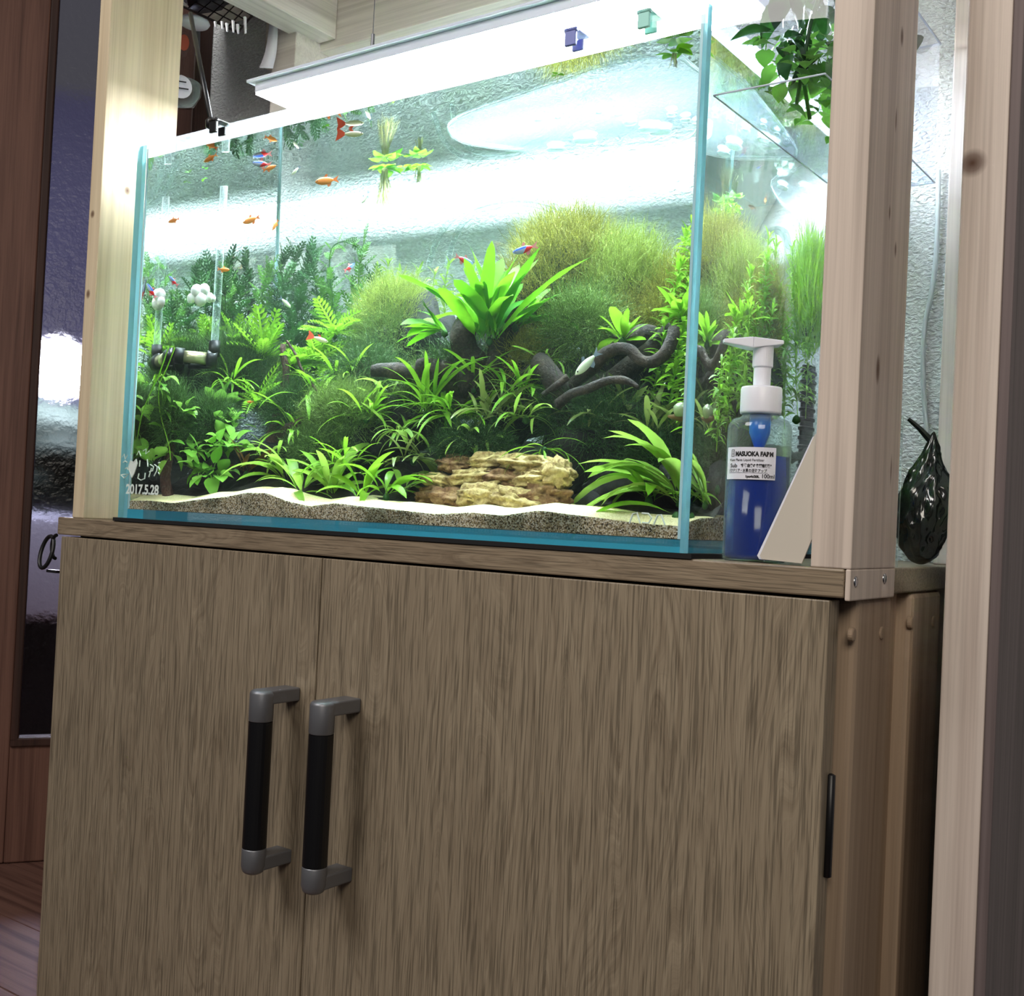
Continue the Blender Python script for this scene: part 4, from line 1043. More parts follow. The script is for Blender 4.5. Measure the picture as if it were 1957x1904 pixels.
# ------------------------------------------------------------------ stem plants
def stem_plant(pts, label, kind, gap, whorl, name='stem_plant', rad=.0009, mat='lf_dark', s=(.7, 1.1), elev=(.2, .9), start=.25, group=None, joined=False, seed=0, cat='aquatic plant'):
    P = spline(pts, 6); base = P[0].copy()
    t = thing(name, label, cat, base, group)
    MB().tube([p-base for p in P], [rad*(1-.5*i/len(P)) for i in range(len(P))], 6).obj('stem', M[mat], t, True)
    d = [0]
    for a, b in zip(P, P[1:]): d.append(d[-1]+(b-a).length)
    tot = d[-1]; x = tot*start; az0 = U(0, 6); jm = MB(); ms = SW[kind]
    while x <= tot+1e-6:
        i = max(j for j in range(len(d)) if d[j] <= x+1e-9); i = min(i, len(P)-2)
        f = (x-d[i])/max(1e-9, d[i+1]-d[i]); p = P[i].lerp(P[i+1], f); tan = (P[i+1]-P[i]).normalized()
        q = Vector((0, 0, 1)).rotation_difference(tan).to_matrix().to_4x4()
        top = x/tot
        for w in range(whorl):
            el = U(*elev)+(.55 if top > .9 else 0)
            for _try in range(6):
                me = random.choice(ms)
                mt = Matrix.Translation(p-base) @ q @ orient(az0+w*2*PI/whorl+U(-.2, .2), el, U(-.3, .3), U(*s)*(1-.25*top))
                if tip_ok(base, mt, me): break
            else: continue
            if joined: jm.add([v.co for v in me.vertices], [tuple(pl_.vertices) for pl_ in me.polygons], mt)
            else: put('leaf', me, t, mt)
        az0 += PI/whorl+.3; x += gap
    if joined and jm.v:
        o = jm.obj('foliage', ms[0].materials[0], t, True); o['kind'] = 'stuff'
    return t
ORD = ['first', 'second', 'third', 'fourth', 'fifth', 'sixth', 'seventh', 'eighth', 'ninth', 'tenth', 'eleventh', 'twelfth']
GB = 'dark feathery stems at the back left'
WIS = [((500, 800, .25), (482, 640, .25), (478, 560, .25), (482, 490, .25)), ((520, 800, .23), (505, 640, .23), (500, 570, .23), (512, 520, .23)),
       ((560, 790, .26), (552, 640, .26), (558, 560, .26), (565, 485, .26)), ((590, 790, .25), (580, 640, .25), (575, 560, .25), (590, 490, .25)),
       ((610, 780, .24), (598, 650, .24), (606, 590, .24), (600, 505, .24)), ((545, 800, .22), (535, 680, .22), (530, 600, .22), (545, 530, .22)),
       ((640, 790, .255), (632, 660, .255), (636, 590, .255), (630, 540, .255)), ((575, 800, .20), (562, 700, .20), (558, 640, .20), (570, 580, .20)),
       ((470, 800, .20), (462, 680, .20), (455, 600, .20), (462, 540, .20)), ((622, 790, .23), (615, 660, .23), (618, 600, .23), (616, 560, .23)), ((540, 790, .265), (528, 640, .265), (530, 560, .265), (540, 500, .265)), ((665, 790, .24), (662, 680, .24), (668, 610, .24), (676, 560, .24)), ((700, 790, .25), (698, 680, .25), (705, 600, .25), (715, 545, .25))]
WL_ = ['leftmost dark feathery stem in front of the back left corner of the tank', 'olive tipped feathery stem second from the back left corner', 'tallest dark feathery stem in the middle of the back left group',
       'dark feathery stem right of the tallest one in the back left group', 'dark feathery stem at the right of the back left group', 'shorter dark feathery stem in front of the back left group', 'feathery stem between the back left group and the curved stem', 'low dark feathery stem at the foot of the back left group', 'low feathery stem at the far left of the back left group', 'feathery stem close behind the spotted guppy', 'dark feathery stem against the back pane behind the middle of the group', 'light feathery stem at the foot of the tall light one', 'feathery stem touching the left olive moss mound']
for k, (pp, lb) in enumerate(zip(WIS, WL_)):
    stem_plant([W(*q) for q in pp], lb, 'feather_m' if k in (1, 6, 9, 11) else 'feather_d', .0085, 3, 'feathery_stem', .0011, 'lf_dark', (.75, 1.2), (.3, 1.1), .2)
stem_plant([W(660, 720, .22), W(645, 620, .22), W(632, 540, .22), W(632, 480, .22), W(655, 462, .22), W(682, 472, .22)], 'curved green stem arching over to the right beside the tall light one', 'feather_m', .010, 2, 'feathery_stem', .0010, 'lf_dark', (.5, .8), (.3, 1.0), .3)
stem_plant([W(690, 720, .23), W(685, 600, .23), W(686, 520, .23), W(697, 455, .23)], 'tall light green stem standing alone right of the curved stem', 'feather_m', .009, 2, 'feathery_stem', .0010, 'lf_mid', (.6, 1.0), (.5, 1.2), .3)
FB = [((705, 640, .25), (712, 560, .25), (720, 520, .25)), ((735, 640, .26), (738, 560, .26), (742, 500, .26)), ((765, 640, .25), (770, 560, .25), (765, 515, .25)),
      ((795, 640, .26), (792, 560, .26), (800, 520, .26)), ((820, 640, .25), (826, 560, .25), (832, 520, .25)), ((850, 640, .26), (850, 550, .26), (858, 505, .26)), ((905, 620, .26), (910, 550, .26), (905, 510, .26))]
for k, pp in enumerate(sorted(FB, key=lambda a: a[-1][0])):
    stem_plant([W(*q) for q in pp], ORD[k]+' fine pale green stem from the left in the row against the back pane', 'tiny_p', .0046, 5, 'fine_stem', .0007, 'lf_pale', (.9, 1.5), (.1, .9), .1, group='fine pale stems against the back pane', joined=True)
RS = [((1262, 760, .16), (1275, 640, .16), (1290, 560, .16), (1300, 500, .16)), ((1290, 780, .14), (1300, 680, .14), (1305, 600, .14), (1318, 540, .14)), ((1320, 760, .18), (1325, 640, .18), (1330, 560, .18), (1338, 480, .18)),
      ((1270, 820, .11), (1285, 740, .11), (1292, 690, .11), (1300, 640, .11)), ((1310, 820, .10), (1318, 740, .10), (1322, 680, .10), (1330, 620, .10)), ((1250, 720, .2), (1262, 640, .2), (1270, 580, .2), (1280, 530, .2)), ((1335, 780, .13), (1340, 700, .13), (1342, 640, .13), (1345, 570, .13)), ((1280, 740, .22), (1290, 620, .22), (1300, 540, .22), (1312, 450, .22)), ((1300, 700, .19), (1310, 600, .19), (1316, 520, .19), (1325, 430, .19)), ((1240, 780, .13), (1255, 720, .13), (1262, 680, .13), (1270, 620, .13)), ((1325, 860, .07), (1328, 800, .07), (1330, 740, .07), (1338, 680, .07))]
for k, pp in enumerate(sorted(RS, key=lambda a: a[-1][0])):
    stem_plant([W(*q) for q in pp], ORD[k]+' bright fine leaved stem from the left beside the right front edge of the tank', 'tiny', .0046, 5, 'fine_stem', .0008, 'lf_bright', (1.0, 1.7), (.0, .9), .1, group='bright fine stems near the right pane', joined=True)
SS = [((1480, 800, .20), (1470, 700, .20), (1466, 620, .20)), ((1450, 800, .16), (1440, 700, .16), (1448, 600, .16)), ((1420, 780, .12), (1410, 680, .12), (1405, 600, .12)), ((1500, 800, .22), (1500, 680, .22), (1490, 560, .22)), ((1525, 800, .24), (1520, 660, .24), (1515, 480, .24)), ((1435, 820, .10), (1425, 720, .10), (1430, 640, .10)), ((1465, 820, .18), (1462, 690, .18), (1478, 590, .18)), ((1500, 820, .21), (1498, 720, .21), (1508, 610, .21)), ((1540, 800, .25), (1545, 640, .25), (1540, 520, .25))]
for k, pp in enumerate(sorted(SS, key=lambda a: a[-1][0])):
    stem_plant([S(*q) for q in pp], ORD[k]+' bright fine stem from the left through the right pane behind the bottle', 'tiny', .0046, 5, 'fine_stem', .0008, 'lf_bright', (1.0, 1.7), (.0, .9), .1, group='bright fine stems behind the pump bottle', joined=True)
# pennywort trailing down the left
def trailing(pts, label, n):
    P = spline([W(*q) for q in pts], 6); t = thing('trailing_plant', label, 'aquatic plant', P[0])
    MB().tube([p-P[0] for p in P], .0007, 6).obj('stem', M['lf_bright'], t, True)
    for k in range(n):
        p = P[int(len(P)*(.35+.6*k/max(1, n-1)))-1]
        for _t in range(8):
            me = random.choice(SW['round']); mt = Matrix.Translation(p-P[0]) @ orient(U(0, 6.3), U(-.9, .3), U(-.4, .4), U(.7, 1.1))
            if tip_ok(P[0], mt, me): put('leaf', me, t, mt); break
trailing(((322, 664, .022), (305, 712, .020), (290, 745, .018), (272, 790, .016), (262, 840, .016)), 'left one of two light green trailing stems with round leaves at the left pane', 8)
trailing(((334, 664, .030), (318, 705, .028), (304, 738, .026), (306, 790, .026), (322, 850, .028), (326, 880, .028)), 'right one of two light green trailing stems with round leaves at the left pane', 9)

# ------------------------------------------------------------------ moss
def moss(center, rad, label, mat, n, L, up=.6, name='moss_mound', width=.0007, seg=6, wig=.75, core=True, shell=(.35, 1.0)):
    t = thing(name, label, 'moss', center)
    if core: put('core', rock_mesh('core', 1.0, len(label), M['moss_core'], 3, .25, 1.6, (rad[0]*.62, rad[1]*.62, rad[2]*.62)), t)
    mb = MB(); vs, fs = mb.v, mb.f
    for _ in range(int(n*1.7)):
        d = Vector((random.gauss(0, 1), random.gauss(0, 1), random.gauss(0, 1)+.25)).normalized()
        k = U(*shell); p = Vector((d.x*rad[0], d.y*rad[1], d.z*rad[2]))*k
        g_ = (d*(1-up)+Vector((0, 0, up))+Vector((U(-1, 1), U(-1, 1), U(-1, 1)))*.45).normalized()
        ll = L*U(.5, 1.25)/seg; sd = g_.cross(Vector((U(-1, 1), U(-1, 1), U(-1, 1)))).normalized(); w = width*U(.6, 1.2)*.5
        o0 = len(vs); cnt = 0
        for i in range(seg+1):
            q = center+p
            if not (G+.0015 < q.x < TW-G-.0015 and G+.0015 < q.y < TD-G-.0015 and q.z < WLEV-.002): break
            ww = w*(1-.7*i/seg); vs.append(tuple(p-sd*ww)); vs.append(tuple(p+sd*ww)); cnt += 1
            g_ = (g_+Vector((U(-1, 1), U(-1, 1), U(-1, 1)))*wig*.5).normalized(); p = p+g_*ll
        for i in range(cnt-1): fs.append((o0+2*i, o0+2*i+1, o0+2*i+3, o0+2*i+2))
    mb.mi = [0]*len(fs)
    o = mb.obj('strands', M[mat], t); o['kind'] = 'stuff'; return t
moss(W(1080, 530, .215), (.055, .048, .050), 'large olive moss mound at the back right of the big glossy fern', 'moss_olive', 5200, .030, .65)
moss(W(1195, 560, .215), (.040, .042, .040), 'yellow green moss tuft on the right of the large olive mound', 'moss_light', 3200, .032, .75)
moss(W(752, 606, .215), (.042, .036, .036), 'olive green moss mound left of the big glossy fern', 'moss_light', 3600, .020, .4)
moss(W(740, 660, .20), (.040, .034, .034), 'darker hanging moss under the left olive mound', 'moss_green', 2600, .022, .1)
moss(W(655, 795, .115), (.044, .030, .024), 'low fuzzy moss cushion behind the front sword plants', 'moss_green', 4200, .020, .35)
moss(W(560, 790, .125), (.030, .026, .022), 'loose green moss left of the low fuzzy cushion', 'moss_dark', 2200, .024, .35, wig=.9)
moss(W(1110, 630, .15), (.036, .028, .028), 'wispy dark green moss over the twisting branches', 'moss_green', 1800, .026, .2, wig=1.0, core=False)
moss(W(1215, 640, .19), (.038, .030, .026), 'thin olive moss below the yellow green tuft', 'moss_olive', 1800, .024, .2, wig=.9)
moss(W(900, 850, .085), (.040, .016, .012), 'dark moss fringe along the top of the layered rock', 'moss_dark', 1800, .016, .1, wig=1.1)
moss(W(880, 720, .145), (.045, .026, .030), 'dark moss in the shade under the black stump', 'moss_dark', 1600, .022, .1, wig=1.0)
moss(W(400, 815, .085), (.030, .022, .026), 'dark green moss behind the round leaved group at left', 'moss_dark', 2200, .022, .3, wig=.8)
moss(W(450, 720, .16), (.050, .036, .036), 'dark green fuzzy growth behind the clear pipes at left', 'moss_dark', 3000, .030, .5, wig=.7)
moss(W(700, 720, .15), (.036, .026, .026), 'dark stringy moss around the short black driftwood stub', 'moss_dark', 1600, .024, .1, wig=1.0)
moss(W(1150, 830, .115), (.040, .022, .036), 'sparse dark moss on the black stones right of the layered rock', 'moss_dark', 1000, .022, .0, wig=1.1, core=False)
moss(W(1260, 880, .12), (.034, .026, .036), 'sparse dark green moss behind the right sword plants', 'moss_dark', 1400, .024, .2, wig=1.0, core=False)
moss(W(1290, 640, .21), (.028, .036, .055), 'tall yellow green moss against the right pane', 'moss_olive', 2600, .034, .8)
moss(W(610, 860, .10), (.040, .020, .020), 'low green moss between the front sword plants and the fuzzy cushion', 'moss_green', 2200, .018, .3, wig=.9)
moss(W(520, 740, .19), (.040, .030, .030), 'mid green moss at the foot of the feathery stems', 'moss_green', 2600, .024, .4, wig=.8)
moss(W(830, 760, .15), (.045, .026, .026), 'bright green moss behind the narrow leaved ferns', 'moss_green', 2400, .022, .3, wig=.9)
moss(W(1010, 700, .16), (.032, .026, .026), 'ragged olive moss between the stump and the twisting branches', 'moss_olive', 1800, .024, .3, wig=1.0, core=False)
moss(W(1085, 800, .12), (.030, .020, .030), 'thin dark moss hanging on the driftwood trunk', 'moss_dark', 900, .024, -.2, wig=1.1, core=False)
moss(W(330, 800, .05), (.022, .026, .030), 'dark moss against the left pane behind the trailing stems', 'moss_dark', 1600, .022, .3, wig=.9)
rosette(W(700, 800, .10), 'small bright fern on the right flank of the low fuzzy cushion', 'narrow', 22, (.2, 1.4), s=(.5, .9), name='narrow_fern', spread=.010)
rosette(W(660, 890, .075), 'narrow fern sprays behind the middle front sword plants', 'narrow', 25, (.1, 1.3), s=(.6, 1.0), name='narrow_fern', spread=.014)
rosette(W(790, 880, .08), 'dark green fern at the left end of the layered rock', 'olive', 25, (.0, 1.3), s=(.6, 1.1), name='narrow_fern', spread=.012)
rosette(W(560, 830, .10), 'green fern between the reddish driftwood and the front sword plants', 'narrow', 22, (.2, 1.4), s=(.6, 1.0), name='narrow_fern', spread=.010)
rosette(W(905, 840, .09), 'yellow tipped fern hanging over the middle of the layered rock', 'narrow_p', 28, (-.3, 1.1), s=(.5, 1.0), name='curly_fern', spread=.014)
rosette(W(985, 760, .105), 'bright fern beside the driftwood trunk above the layered rock', 'narrow', 22, (.2, 1.4), s=(.6, 1.0), name='narrow_fern', spread=.010)
rosette(W(520, 880, .085), 'green fern behind the leftmost front sword plant', 'narrow_p', 22, (.1, 1.3), s=(.6, 1.1), name='narrow_fern', spread=.010)
rosette(W(1265, 830, .10), 'upright green sprays behind the right corner sword plants', 'olive', 22, (.4, 1.5), s=(.7, 1.2), name='narrow_fern', spread=.012)
rosette(W(1215, 800, .13), 'dark fine fern on the stones right of the driftwood trunk', 'olive', 19, (.2, 1.4), s=(.6, 1.0), name='narrow_fern', spread=.010)
rosette(W(600, 700, .16), 'feathery fern in the middle left behind the thin root', 'feather', 12, (.1, 1.3), s=(.6, 1.0), name='feather_fern')
rosette(W(450, 660, .18), 'feathery fern in the haze near the left pane', 'feather', 12, (.2, 1.4), s=(.6, 1.0), name='feather_fern')
rosette(S(1440, 760, .09), 'bright rosette seen through the right pane left of the pump head', 'rosette', 12, (.1, 1.4), s=(.8, 1.3), name='compact_rosette')
rosette(S(1500, 800, .16), 'broad green leaves seen through the right pane behind the pump bottle', 'fern_s', 12, (.2, 1.4), s=(.8, 1.2), name='broad_leaf_plant')
rosette(W(600, 760, .12), 'spray of narrow green leaves under the thin root', 'narrow', 22, (.1, 1.4), s=(.6, 1.1), name='narrow_fern', spread=.014)
rosette(W(660, 725, .14), 'narrow green fern above the low fuzzy cushion', 'narrow', 20, (.2, 1.4), s=(.6, 1.0), name='narrow_fern', spread=.012)
rosette(W(730, 760, .12), 'narrow pale fern right below the short driftwood stub', 'narrow_p', 22, (.1, 1.4), s=(.6, 1.1), name='narrow_fern', spread=.012)
rosette(W(1050, 690, .12), 'small mossy sprig at the top of the driftwood trunk', 'narrow_p', 14, (.0, 1.3), s=(.4, .7), name='narrow_fern', spread=.008)
rosette(W(1120, 800, .10), 'dim narrow fern under the lowest snaking branch', 'olive', 16, (.0, 1.3), s=(.5, .9), name='narrow_fern', spread=.012)
rosette(W(345, 790, .045), 'pale round leaved plant high behind the trailing stems', 'round', 16, (-.2, 1.2), s=(.6, .9), name='round_leaf_plant', spread=.012)
gp = S(1550, 590, .262)
moss(gp, (.030, .022, .048), 'vivid green grassy tuft in the back right corner of the tank', 'grass_bright', 1500, .040, .9, name='grass_tuft', wig=.25, width=.0015)

# ------------------------------------------------------------------ equipment in the water
M['brass'] = plain('pale gold metal', c(196, 190, 150), .25, .6)
sp_ = W(372, 683, .094)
eq = thing('outlet_nozzle', 'pale gold nozzle between black elbows held by suction cups on the left pane', 'filter outlet', sp_)
ax = (_r0*.88+Vector((0, -.10, -.06))).normalized()
def cyl(p, q, r, mat, nm, par=eq, r2=None, seg=18):
    return MB().tube([p, q], [r, r2 or r], seg).obj(nm, mat, par, True)
cyl(-ax*.014, ax*.016, .0062, M['brass'], 'barrel')
cyl(-ax*.024, -ax*.013, .0082, M['black_plastic'], 'end_cap')
cyl(ax*.015, ax*.027, .0085, M['black_plastic'], 'elbow')
eu = ax*.023
cyl(eu+Vector((0, 0, .002)), eu+Vector((0, 0, .018)), .0068, M['black_plastic'], 'elbow')
cup_dir = Vector((-1, 0, 0))
for q in (-ax*.008+Vector((0, .004, -.004)), ax*.018+Vector((0, .004, -.006))):
    xw = sp_.x+q.x-(G+.001)
    cyl(q, q+cup_dir*max(.004, xw-.006), .0032, M['black_plastic'], 'cup_stem')
    MB().lathe([(.002, 0), (.006, .002), (.0105, .0055), (.011, .007)], 20, Matrix.Translation(q+cup_dir*max(.004, xw-.007)) @ Matrix.Rotation(-PI/2, 4, 'Y')).obj('suction_cup', M['black_plastic'], eq, True)
top = W(412, 352, .094)
MB().tube([eu+Vector((0, 0, .018)), eu+Vector((0, .002, .10)), Vector((eu.x, eu.y+.004, top.z-sp_.z))], .0046, 14).obj('clear_pipe', M['tube'], eq, True)
fo = thing('reflection_blob', 'small white cloud shaped lamp reflection modelled beside the clear pipe', 'reflection', W(383, 565, .088))  # solid white blob modelled in place of the lamp's reflection on the pipe
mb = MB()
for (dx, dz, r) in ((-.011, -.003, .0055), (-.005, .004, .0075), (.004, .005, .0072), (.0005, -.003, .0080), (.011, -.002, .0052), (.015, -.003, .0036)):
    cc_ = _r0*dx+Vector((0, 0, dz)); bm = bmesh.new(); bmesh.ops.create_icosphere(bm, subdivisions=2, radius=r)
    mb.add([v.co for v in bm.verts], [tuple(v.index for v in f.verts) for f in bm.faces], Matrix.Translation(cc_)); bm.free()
mb.obj('reflection', plain('white reflection', c(246, 248, 246), .9), fo, True)
st = S(1545, 740, .272)
stt = thing('filter_strainer', 'black ribbed filter strainer in the back right corner of the tank', 'filter', (min(st.x, .57), .272, .05))
cyl(Vector((0, 0, 0)), Vector((0, 0, .11)), .011, M['black_plastic'], 'core', stt)
for k in range(13):
    z = .006+k*.008; MB().lathe([(.011, z), (.0135, z+.001), (.0135, z+.003), (.011, z+.004)], 18).obj('rib', M['black_plastic'], stt)

# ------------------------------------------------------------------ floating plants and the film on the surface
SW['float'] = variants(roundleaf, 3, 'leaf', lambda: .015*U(.85, 1.15), lambda: .012*U(.85, 1.15), lambda: U(.002, .006), lambda: U(-.2, .5), M['lf_fern'])
def floater(px, py, label, n, s, roots, rl):
    b_ = WZ(px, py, WLEV-.0055); b_.y = max(b_.y, .022*s+.008); b_.x = min(max(b_.x, .03*s+.008), TW-.03*s-.008); t = thing('floating_plant', label, 'floating plant', b_)
    for k in range(n):
        mt = orient(k*2.4+U(-.2, .2), U(-.35, .05), U(-.2, .2), s*U(.8, 1.1)); me = random.choice(SW['float'])
        if tip_ok(b_, mt, me): put('leaf', me, t, mt)
    if roots:
        mb = MB()
        for k in range(roots):
            a = U(0, 6.3); p = Vector((math.cos(a), math.sin(a), 0))*U(0, .004)*s; P = [p]
            g_ = Vector((U(-.25, .25), U(-.25, .25), -1)).normalized()
            for i in range(5): g_ = (g_+Vector((U(-1, 1), U(-1, 1), U(-1, 1)))*.12).normalized(); P.append(P[-1]+g_*rl*U(.6, 1.1)/5)
            mb.tube(P, .00025, 3, cap=False)
        o = mb.obj('roots', M['root'], t); o['kind'] = 'stuff'
floater(735, 322, 'largest floating rosette with fuzzy roots hanging under it', 9, 1.05, 70, .040)
floater(800, 318, 'smaller floating rosette joined to the right of the largest one', 8, .8, 30, .018)
floater(768, 320, 'tiny floating sprig between the two floating rosettes', 4, .55, 0, 0)
floater(1325, 78, 'yellow green floating plant at the right end near the front pane', 7, .9, 10, .012)
floater(600, 232, 'tiny green floating speck near the front waterline left of centre', 4, .35, 0, 0)
floater(1040, 128, 'tiny floating leaf by the waterline left of the clear film', 4, .45, 0, 0)
floater(378, 344, 'tiny green floating speck near the left pane', 4, .35, 0, 0)
fp = [(862, 258), (858, 240), (900, 215), (1000, 180), (1080, 152), (1150, 128), (1220, 112), (1290, 107), (1318, 124), (1345, 155), (1340, 235), (1300, 268), (1200, 280), (1060, 291), (950, 282), (890, 272)]
zf = WLEV-.0006
fv = [WZ(x, y, zf) for x, y in fp]
fv = [Vector((min(p.x, TW-G-.003), min(max(p.y, G+.003), TD-G-.003), zf)) for p in fv]
fv = spline(fv+[fv[0]], 4)[:-1]
def film_mat():
    n = N('wet film')
    tr = n.n('ShaderNodeBsdfTransparent'); n.set(tr, 0, (.96, .99, 1, 1))
    tl = n.n('ShaderNodeBsdfTranslucent'); n.set(tl, 0, c(214, 232, 244))
    v = n.coord((1, 1, 1)); a_ = n.noise(v, 320, 2, .6)
    sep = n.n('ShaderNodeSeparateXYZ'); n.t.links.new(v, sep.inputs[0])
    mist = n.math('MULTIPLY', n.math('SUBTRACT', .095, sep.outputs[1]), 22.0, True)
    fac = n.math('ADD', .065, n.math('MULTIPLY', n.math('MULTIPLY', mist, n.ramp(a_, [(.42, (0, 0, 0, 1)), (.6, (1, 1, 1, 1))])), .26))
    return n.fin(shmix(n, fac, tr.outputs[0], tl.outputs[0]))
M['film'] = film_mat()
fo_ = thing('clear_film', 'clear pointed film lying on the water surface with misted edge and droplets', 'plastic film')
MB().add(fv, [tuple(range(len(fv)))]).obj('sheet', M['film'], fo_)
MB().tube([p+Vector((0, 0, -.0008)) for p in fv]+[fv[0]+Vector((0, 0, -.0008))], .0008, 6, cap=False).obj('rim', M['tube'], fo_, True)
def drop_mat():
    n = N('water droplet'); lw = n.n('ShaderNodeLayerWeight'); n.set(lw, 0, .4)
    tr = n.n('ShaderNodeBsdfTransparent'); g_ = n.principled(c(215, 232, 236), .08, 0)
    return n.fin(shmix(n, n.math('ADD', .25, n.math('MULTIPLY', lw.outputs['Facing'], .6), True), tr.outputs[0], g_))
M['drop'] = drop_mat()
DM_ = MB().lathe([(.0012, -.0030), (.0040, -.0024), (.0052, -.0010), (.0048, 0)], 18).mesh('droplet', M['drop'], True)
for (x, y, s) in ((1031, 228, .9), (1067, 224, .75), (1145, 214, .8), (1181, 219, 1.0), (1204, 233, 1.2), (1284, 217, .9), (1240, 245, 1.8), (1262, 250, 2.0), (1310, 228, .9), (1118, 266, 2.2), (1062, 284, 1.7), (1330, 236, .7), (1252, 243, 1.0)):
    p = WZ(x, y, zf-.001); p.x = min(p.x, TW-G-.012); p.y = min(p.y, TD-G-.012)
    put('droplet', DM_, fo_, Matrix.Translation(p) @ Matrix.Diagonal((s, s, .7+.2*s, 1)))

# ------------------------------------------------------------------ fish
def fish_mesh(kind):
    """length 1 along +x (head), z up; returns list of (part name, mesh)"""
    tallness, thick = {'neon': (.30, .17), 'ember': (.33, .16), 'guppy': (.24, .17), 'pale': (.30, .18)}[kind]
    n, seg = 14, 12; vs, fs = [], []
    for i in range(n+1):
        t = i/n; x = -.30+.80*t
        h = (math.sin(PI*min(1, max(0, t))**.85)**.62)*(1-.30*(1-t)) if 0 < t < 1 else .05
        h = max(h, .20 if t < .3 else .04)
        for k in range(seg):
            q = 2*PI*k/seg; vs.append((x, math.cos(q)*h*thick/2, math.sin(q)*h*tallness/2*(1.0 if math.sin(q) > 0 else 1.12)))
    for i in range(n):
        for k in range(seg): fs.append((i*seg+k, i*seg+(k+1) % seg, (i+1)*seg+(k+1) % seg, (i+1)*seg+k))
    fs += [tuple(range(seg))[::-1], tuple(n*seg+k for k in range(seg))]
    out = [('body', MB().add(vs, fs).mesh('body', FM[kind][0], True))]
    def fin(nm, pts, mat, th=.008):
        m = len(pts); v = [(x, -th/2, z) for x, z in pts]+[(x, th/2, z) for x, z in pts]
        return (nm, MB().add(v, [tuple(range(m)), tuple(range(2*m-1, m-1, -1))]+[(i, i+m, (i+1) % m+m, (i+1) % m) for i in range(m)]).mesh(nm, mat))
    if kind == 'guppy':
        out.append(fin('tail_fin', [(-.26, .03), (-.42, .14), (-.66, .24), (-.60, .05), (-.63, -.06), (-.68, -.26), (-.42, -.13), (-.26, -.03)], FM[kind][1]))
        out.append(fin('dorsal_fin', [(.08, .10), (-.02, .20), (-.16, .17), (-.06, .10)], FM[kind][1]))
    else:
        out.append(fin('tail_fin', [(-.26, .025), (-.40, .08), (-.54, .15), (-.44, .0), (-.54, -.15), (-.40, -.08), (-.26, -.025)], FM[kind][1]))
        out.append(fin('dorsal_fin', [(.12, .13), (.02, .25), (-.06, .22), (-.02, .13)], FM[kind][1]))
        out.append(fin('anal_fin', [(.0, -.15), (-.06, -.25), (-.16, -.20), (-.22, -.06)], FM[kind][1]))
    ey = MB()
    for s in (-1, 1): ey.lathe([(.003, 0), (.022, .004), (.026, .010), (.008, .016)], 10, Matrix.Translation((.40, s*thick*.30, .025)) @ Matrix.Rotation(-s*PI/2, 4, 'X'))
    out.append(('eye', ey.mesh('eye', M['black_plastic'], True)))
    return out
def neon_mat():
    n = N('neon fish'); sep = n.n('ShaderNodeSeparateXYZ'); n.t.links.new(n.coord((1, 1, 1)), sep.inputs[0])
    blue = n.ramp(sep.outputs[2], [(.0, c(150, 160, 190)), (.02, c(130, 152, 206)), (.035, c(16, 84, 214)), (.10, c(22, 60, 180)), (.11, c(24, 40, 90))])
    red = n.math('LESS_THAN', sep.outputs[0], n.math('ADD', -.02, n.math('MULTIPLY', sep.outputs[2], -.9)))
    return n.fin(n.principled(n.mix(red, blue, c(216, 30, 40)), .25))
FM = {'neon': (neon_mat(), plain('pale pink fin', c(206, 120, 124), .4)), 'ember': (plain('orange fish', c(226, 132, 48), .35), plain('orange fin', c(214, 104, 34), .4)),
      'guppy': (plain('pale guppy', c(226, 214, 180), .3), plain('red guppy fin', c(230, 84, 48), .45)), 'pale': (plain('pale silver fish', c(196, 204, 176), .3), plain('grey blue fin', c(110, 124, 140), .4))}
FPARTS = {k: fish_mesh(k) for k in FM}
def fish(px, py, y, kind, ln, head, tilt, label, name='fish', toward=0.0):
    p = W(px, py, y); t = thing(name, label, 'fish', p, None)
    a = math.radians(tilt)
    fx = (CR*math.cos(a)*head+CU*math.sin(a)+CF*toward).normalized()
    fz = (Vector((0, 0, 1))-fx*fx.z).normalized(); fy = fz.cross(fx)
    t.matrix_basis = Matrix(((fx.x, fy.x, fz.x, p.x), (fx.y, fy.y, fz.y, p.y), (fx.z, fy.z, fz.z, p.z), (0, 0, 0, 1))) @ Matrix.Diagonal((ln, ln, ln, 1))
    for nm, me in FPARTS[kind]: put(nm, me, t)
EM, NE, GU, PA = 'ember', 'neon', 'guppy', 'pale'
fish(402, 302, .035, EM, .0165, -1, -22, 'small orange fish near the left front top of the tank', 'orange_tetra')
fish(561, 272, .12, EM, .0135, -1, 28, 'small orange fish below the waterline left of the red tailed guppy', 'orange_tetra')
fish(500, 313, .10, NE, .0215, -1, 8, 'blue and red neon fish swimming left above an orange one', 'neon_tetra')
fish(515, 321, .085, EM, .0150, 1, 14, 'orange fish overlapping the red rear of the upper left neon fish', 'orange_tetra')
fish(624, 345, .10, EM, .0245, -1, -3, 'largest orange brown fish, right of the upper left neon fish', 'orange_tetra')
fish(332, 421, .03, EM, .0140, -1, -10, 'small orange fish in the bright band at the far left', 'orange_tetra')
fish(480, 420, .10, EM, .0200, -1, -14, 'orange fish in the bright band near the back left corner seam', 'orange_tetra')
fish(526, 430, .12, EM, .0120, -1, -55, 'small orange fish diving just right of the back left corner seam', 'orange_tetra')
fish(427, 515, .09, EM, .0140, 1, -6, 'orange fish over the clear pipe at left', 'orange_tetra')
fish(545, 578, .14, PA, .0160, 1, -40, 'pale brown fish angled down among the dark feathery stems', 'pale_tetra')
fish(289, 556, .022, NE, .0190, -1, 52, 'neon fish diving at the far left by the front edge', 'neon_tetra')
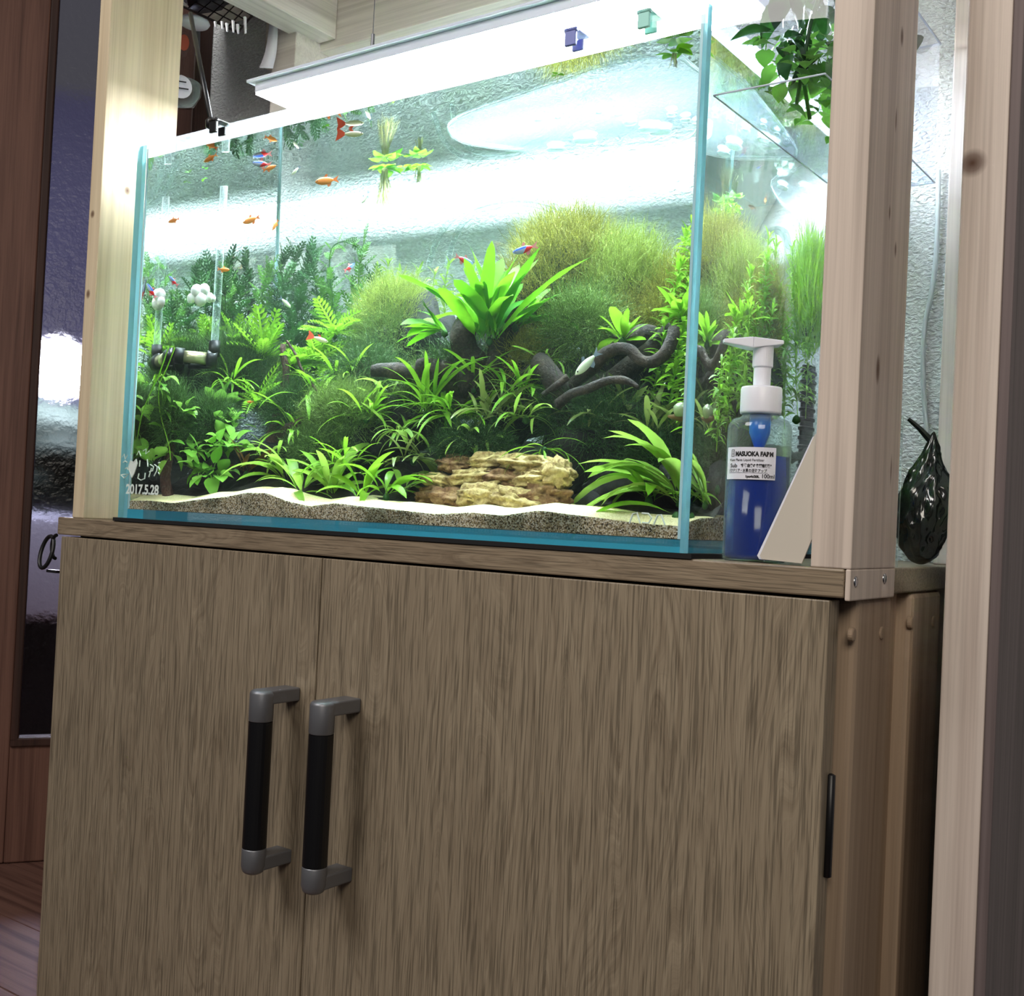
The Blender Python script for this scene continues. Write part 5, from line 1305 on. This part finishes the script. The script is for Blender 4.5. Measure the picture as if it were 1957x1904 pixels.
fish(331, 537, .045, NE, .0150, -1, 42, 'short neon fish above the other one at the far left', 'neon_tetra')
fish(668, 511, .14, NE, .0165, 1, 32, 'neon fish turned away between the curved stem and the tall light stem', 'neon_tetra', toward=.6)
fish(887, 497, .10, NE, .0185, 1, -24, 'neon fish heading down right just above the big glossy fern', 'neon_tetra')
fish(1003, 476, .10, NE, .0225, -1, -14, 'neon fish swimming left in front of the large olive moss mound', 'neon_tetra')
fish(672, 256, .06, GU, .0240, 1, -3, 'pale guppy with a big red tail near the waterline', 'guppy')
fish(610, 648, .10, GU, .0200, 1, -18, 'small guppy with a red spotted tail among the feathery ferns', 'guppy')
fish(565, 326, .12, PA, .0120, -1, -40, 'tiny pale fish between the neon fish and the largest orange one', 'pale_tetra')
fish(698, 377, .16, PA, .0140, -1, -55, 'slim dark fish under the largest floating rosette', 'pale_tetra')
fish(1122, 694, .085, PA, .0260, -1, -42, 'pale fish with a dark tail resting over the driftwood', 'pale_tetra')
fish(478, 768, .10, EM, .0075, -1, 0, 'tiny red fish low behind the round leaved plants', 'orange_tetra')
sn = thing('snail', 'pale round snail behind the front right edge of the tank', 'snail', W(1302, 782, .06))
MB().lathe([(.001, -.006), (.0045, -.005), (.0062, -.001), (.0058, .002), (.0035, .004), (.001, .005)], 20).obj('shell', plain('pale shell', c(138, 150, 112), .2), sn, True)
MB().tube([(-.010, 0, -.005), (0, 0, -.006), (.010, 0, -.005)], [.001, .003, .0018], 8).obj('foot', M['lf_brown'], sn, True)

# ------------------------------------------------------------------ house plant in the hang-on planter
hpx = thing('house_plant', 'dark glossy leaved plant trailing in the clear planter at the right', 'house plant', (.640, .10, PZ0+.006))
H0 = hpx.location.copy()
def hput(kind, x, y, z, az, el, s, rl=0.0): put('leaf', random.choice(SW[kind]), hpx, Matrix.Translation(Vector((x, y, z))-H0) @ orient(az, el, rl, s))
def inbox(): return U(PX0+.022, PX1-.018), U(.05, PY1-.04)
def pxleaf(kind, n, px, py, yr, el, s):
    k = 0; tries = 0
    while k < n and tries < n*250:
        tries += 1; q = A(U(*px), U(*py), U(*yr))
        mx = .020*s[1] if kind == 'house' else .012
        if not (PX0+mx < q.x < PX1-mx and PY0+mx < q.y < PY1-mx and q.z > PZ0+.008): continue
        hput(kind, q.x, q.y, q.z, U(0, 6.3), U(*el), U(*s)); k += 1
pxleaf('house', 40, (1470, 1640), (-30, 120), (.03, .16), (-1.2, .4), (.45, .8))
pxleaf('house_s', 60, (1450, 1625), (60, 150), (.03, .16), (-1.0, .6), (.7, 1.2))
pxleaf('house_s', 60, (1490, 1625), (140, 280), (.05, .2), (-.8, .8), (.7, 1.2))
pxleaf('house', 16, (1740, 1790), (-20, 260), (.12, .24), (-1.2, .4), (.45, .8))
for k in range(5):
    x, y = U(PX0+.03, PX1-.03), .06+k*.03
    MB().tube([Vector((x, y, PZ0+.004))-H0, Vector((x+U(-.01, .01), y+U(-.01, .01), PZ0+.06))-H0, Vector((x+U(-.02, .02), y+U(-.02, .02), PZ1))-H0], .0014, 6).obj('stem', M['lf_house'], hpx, True)
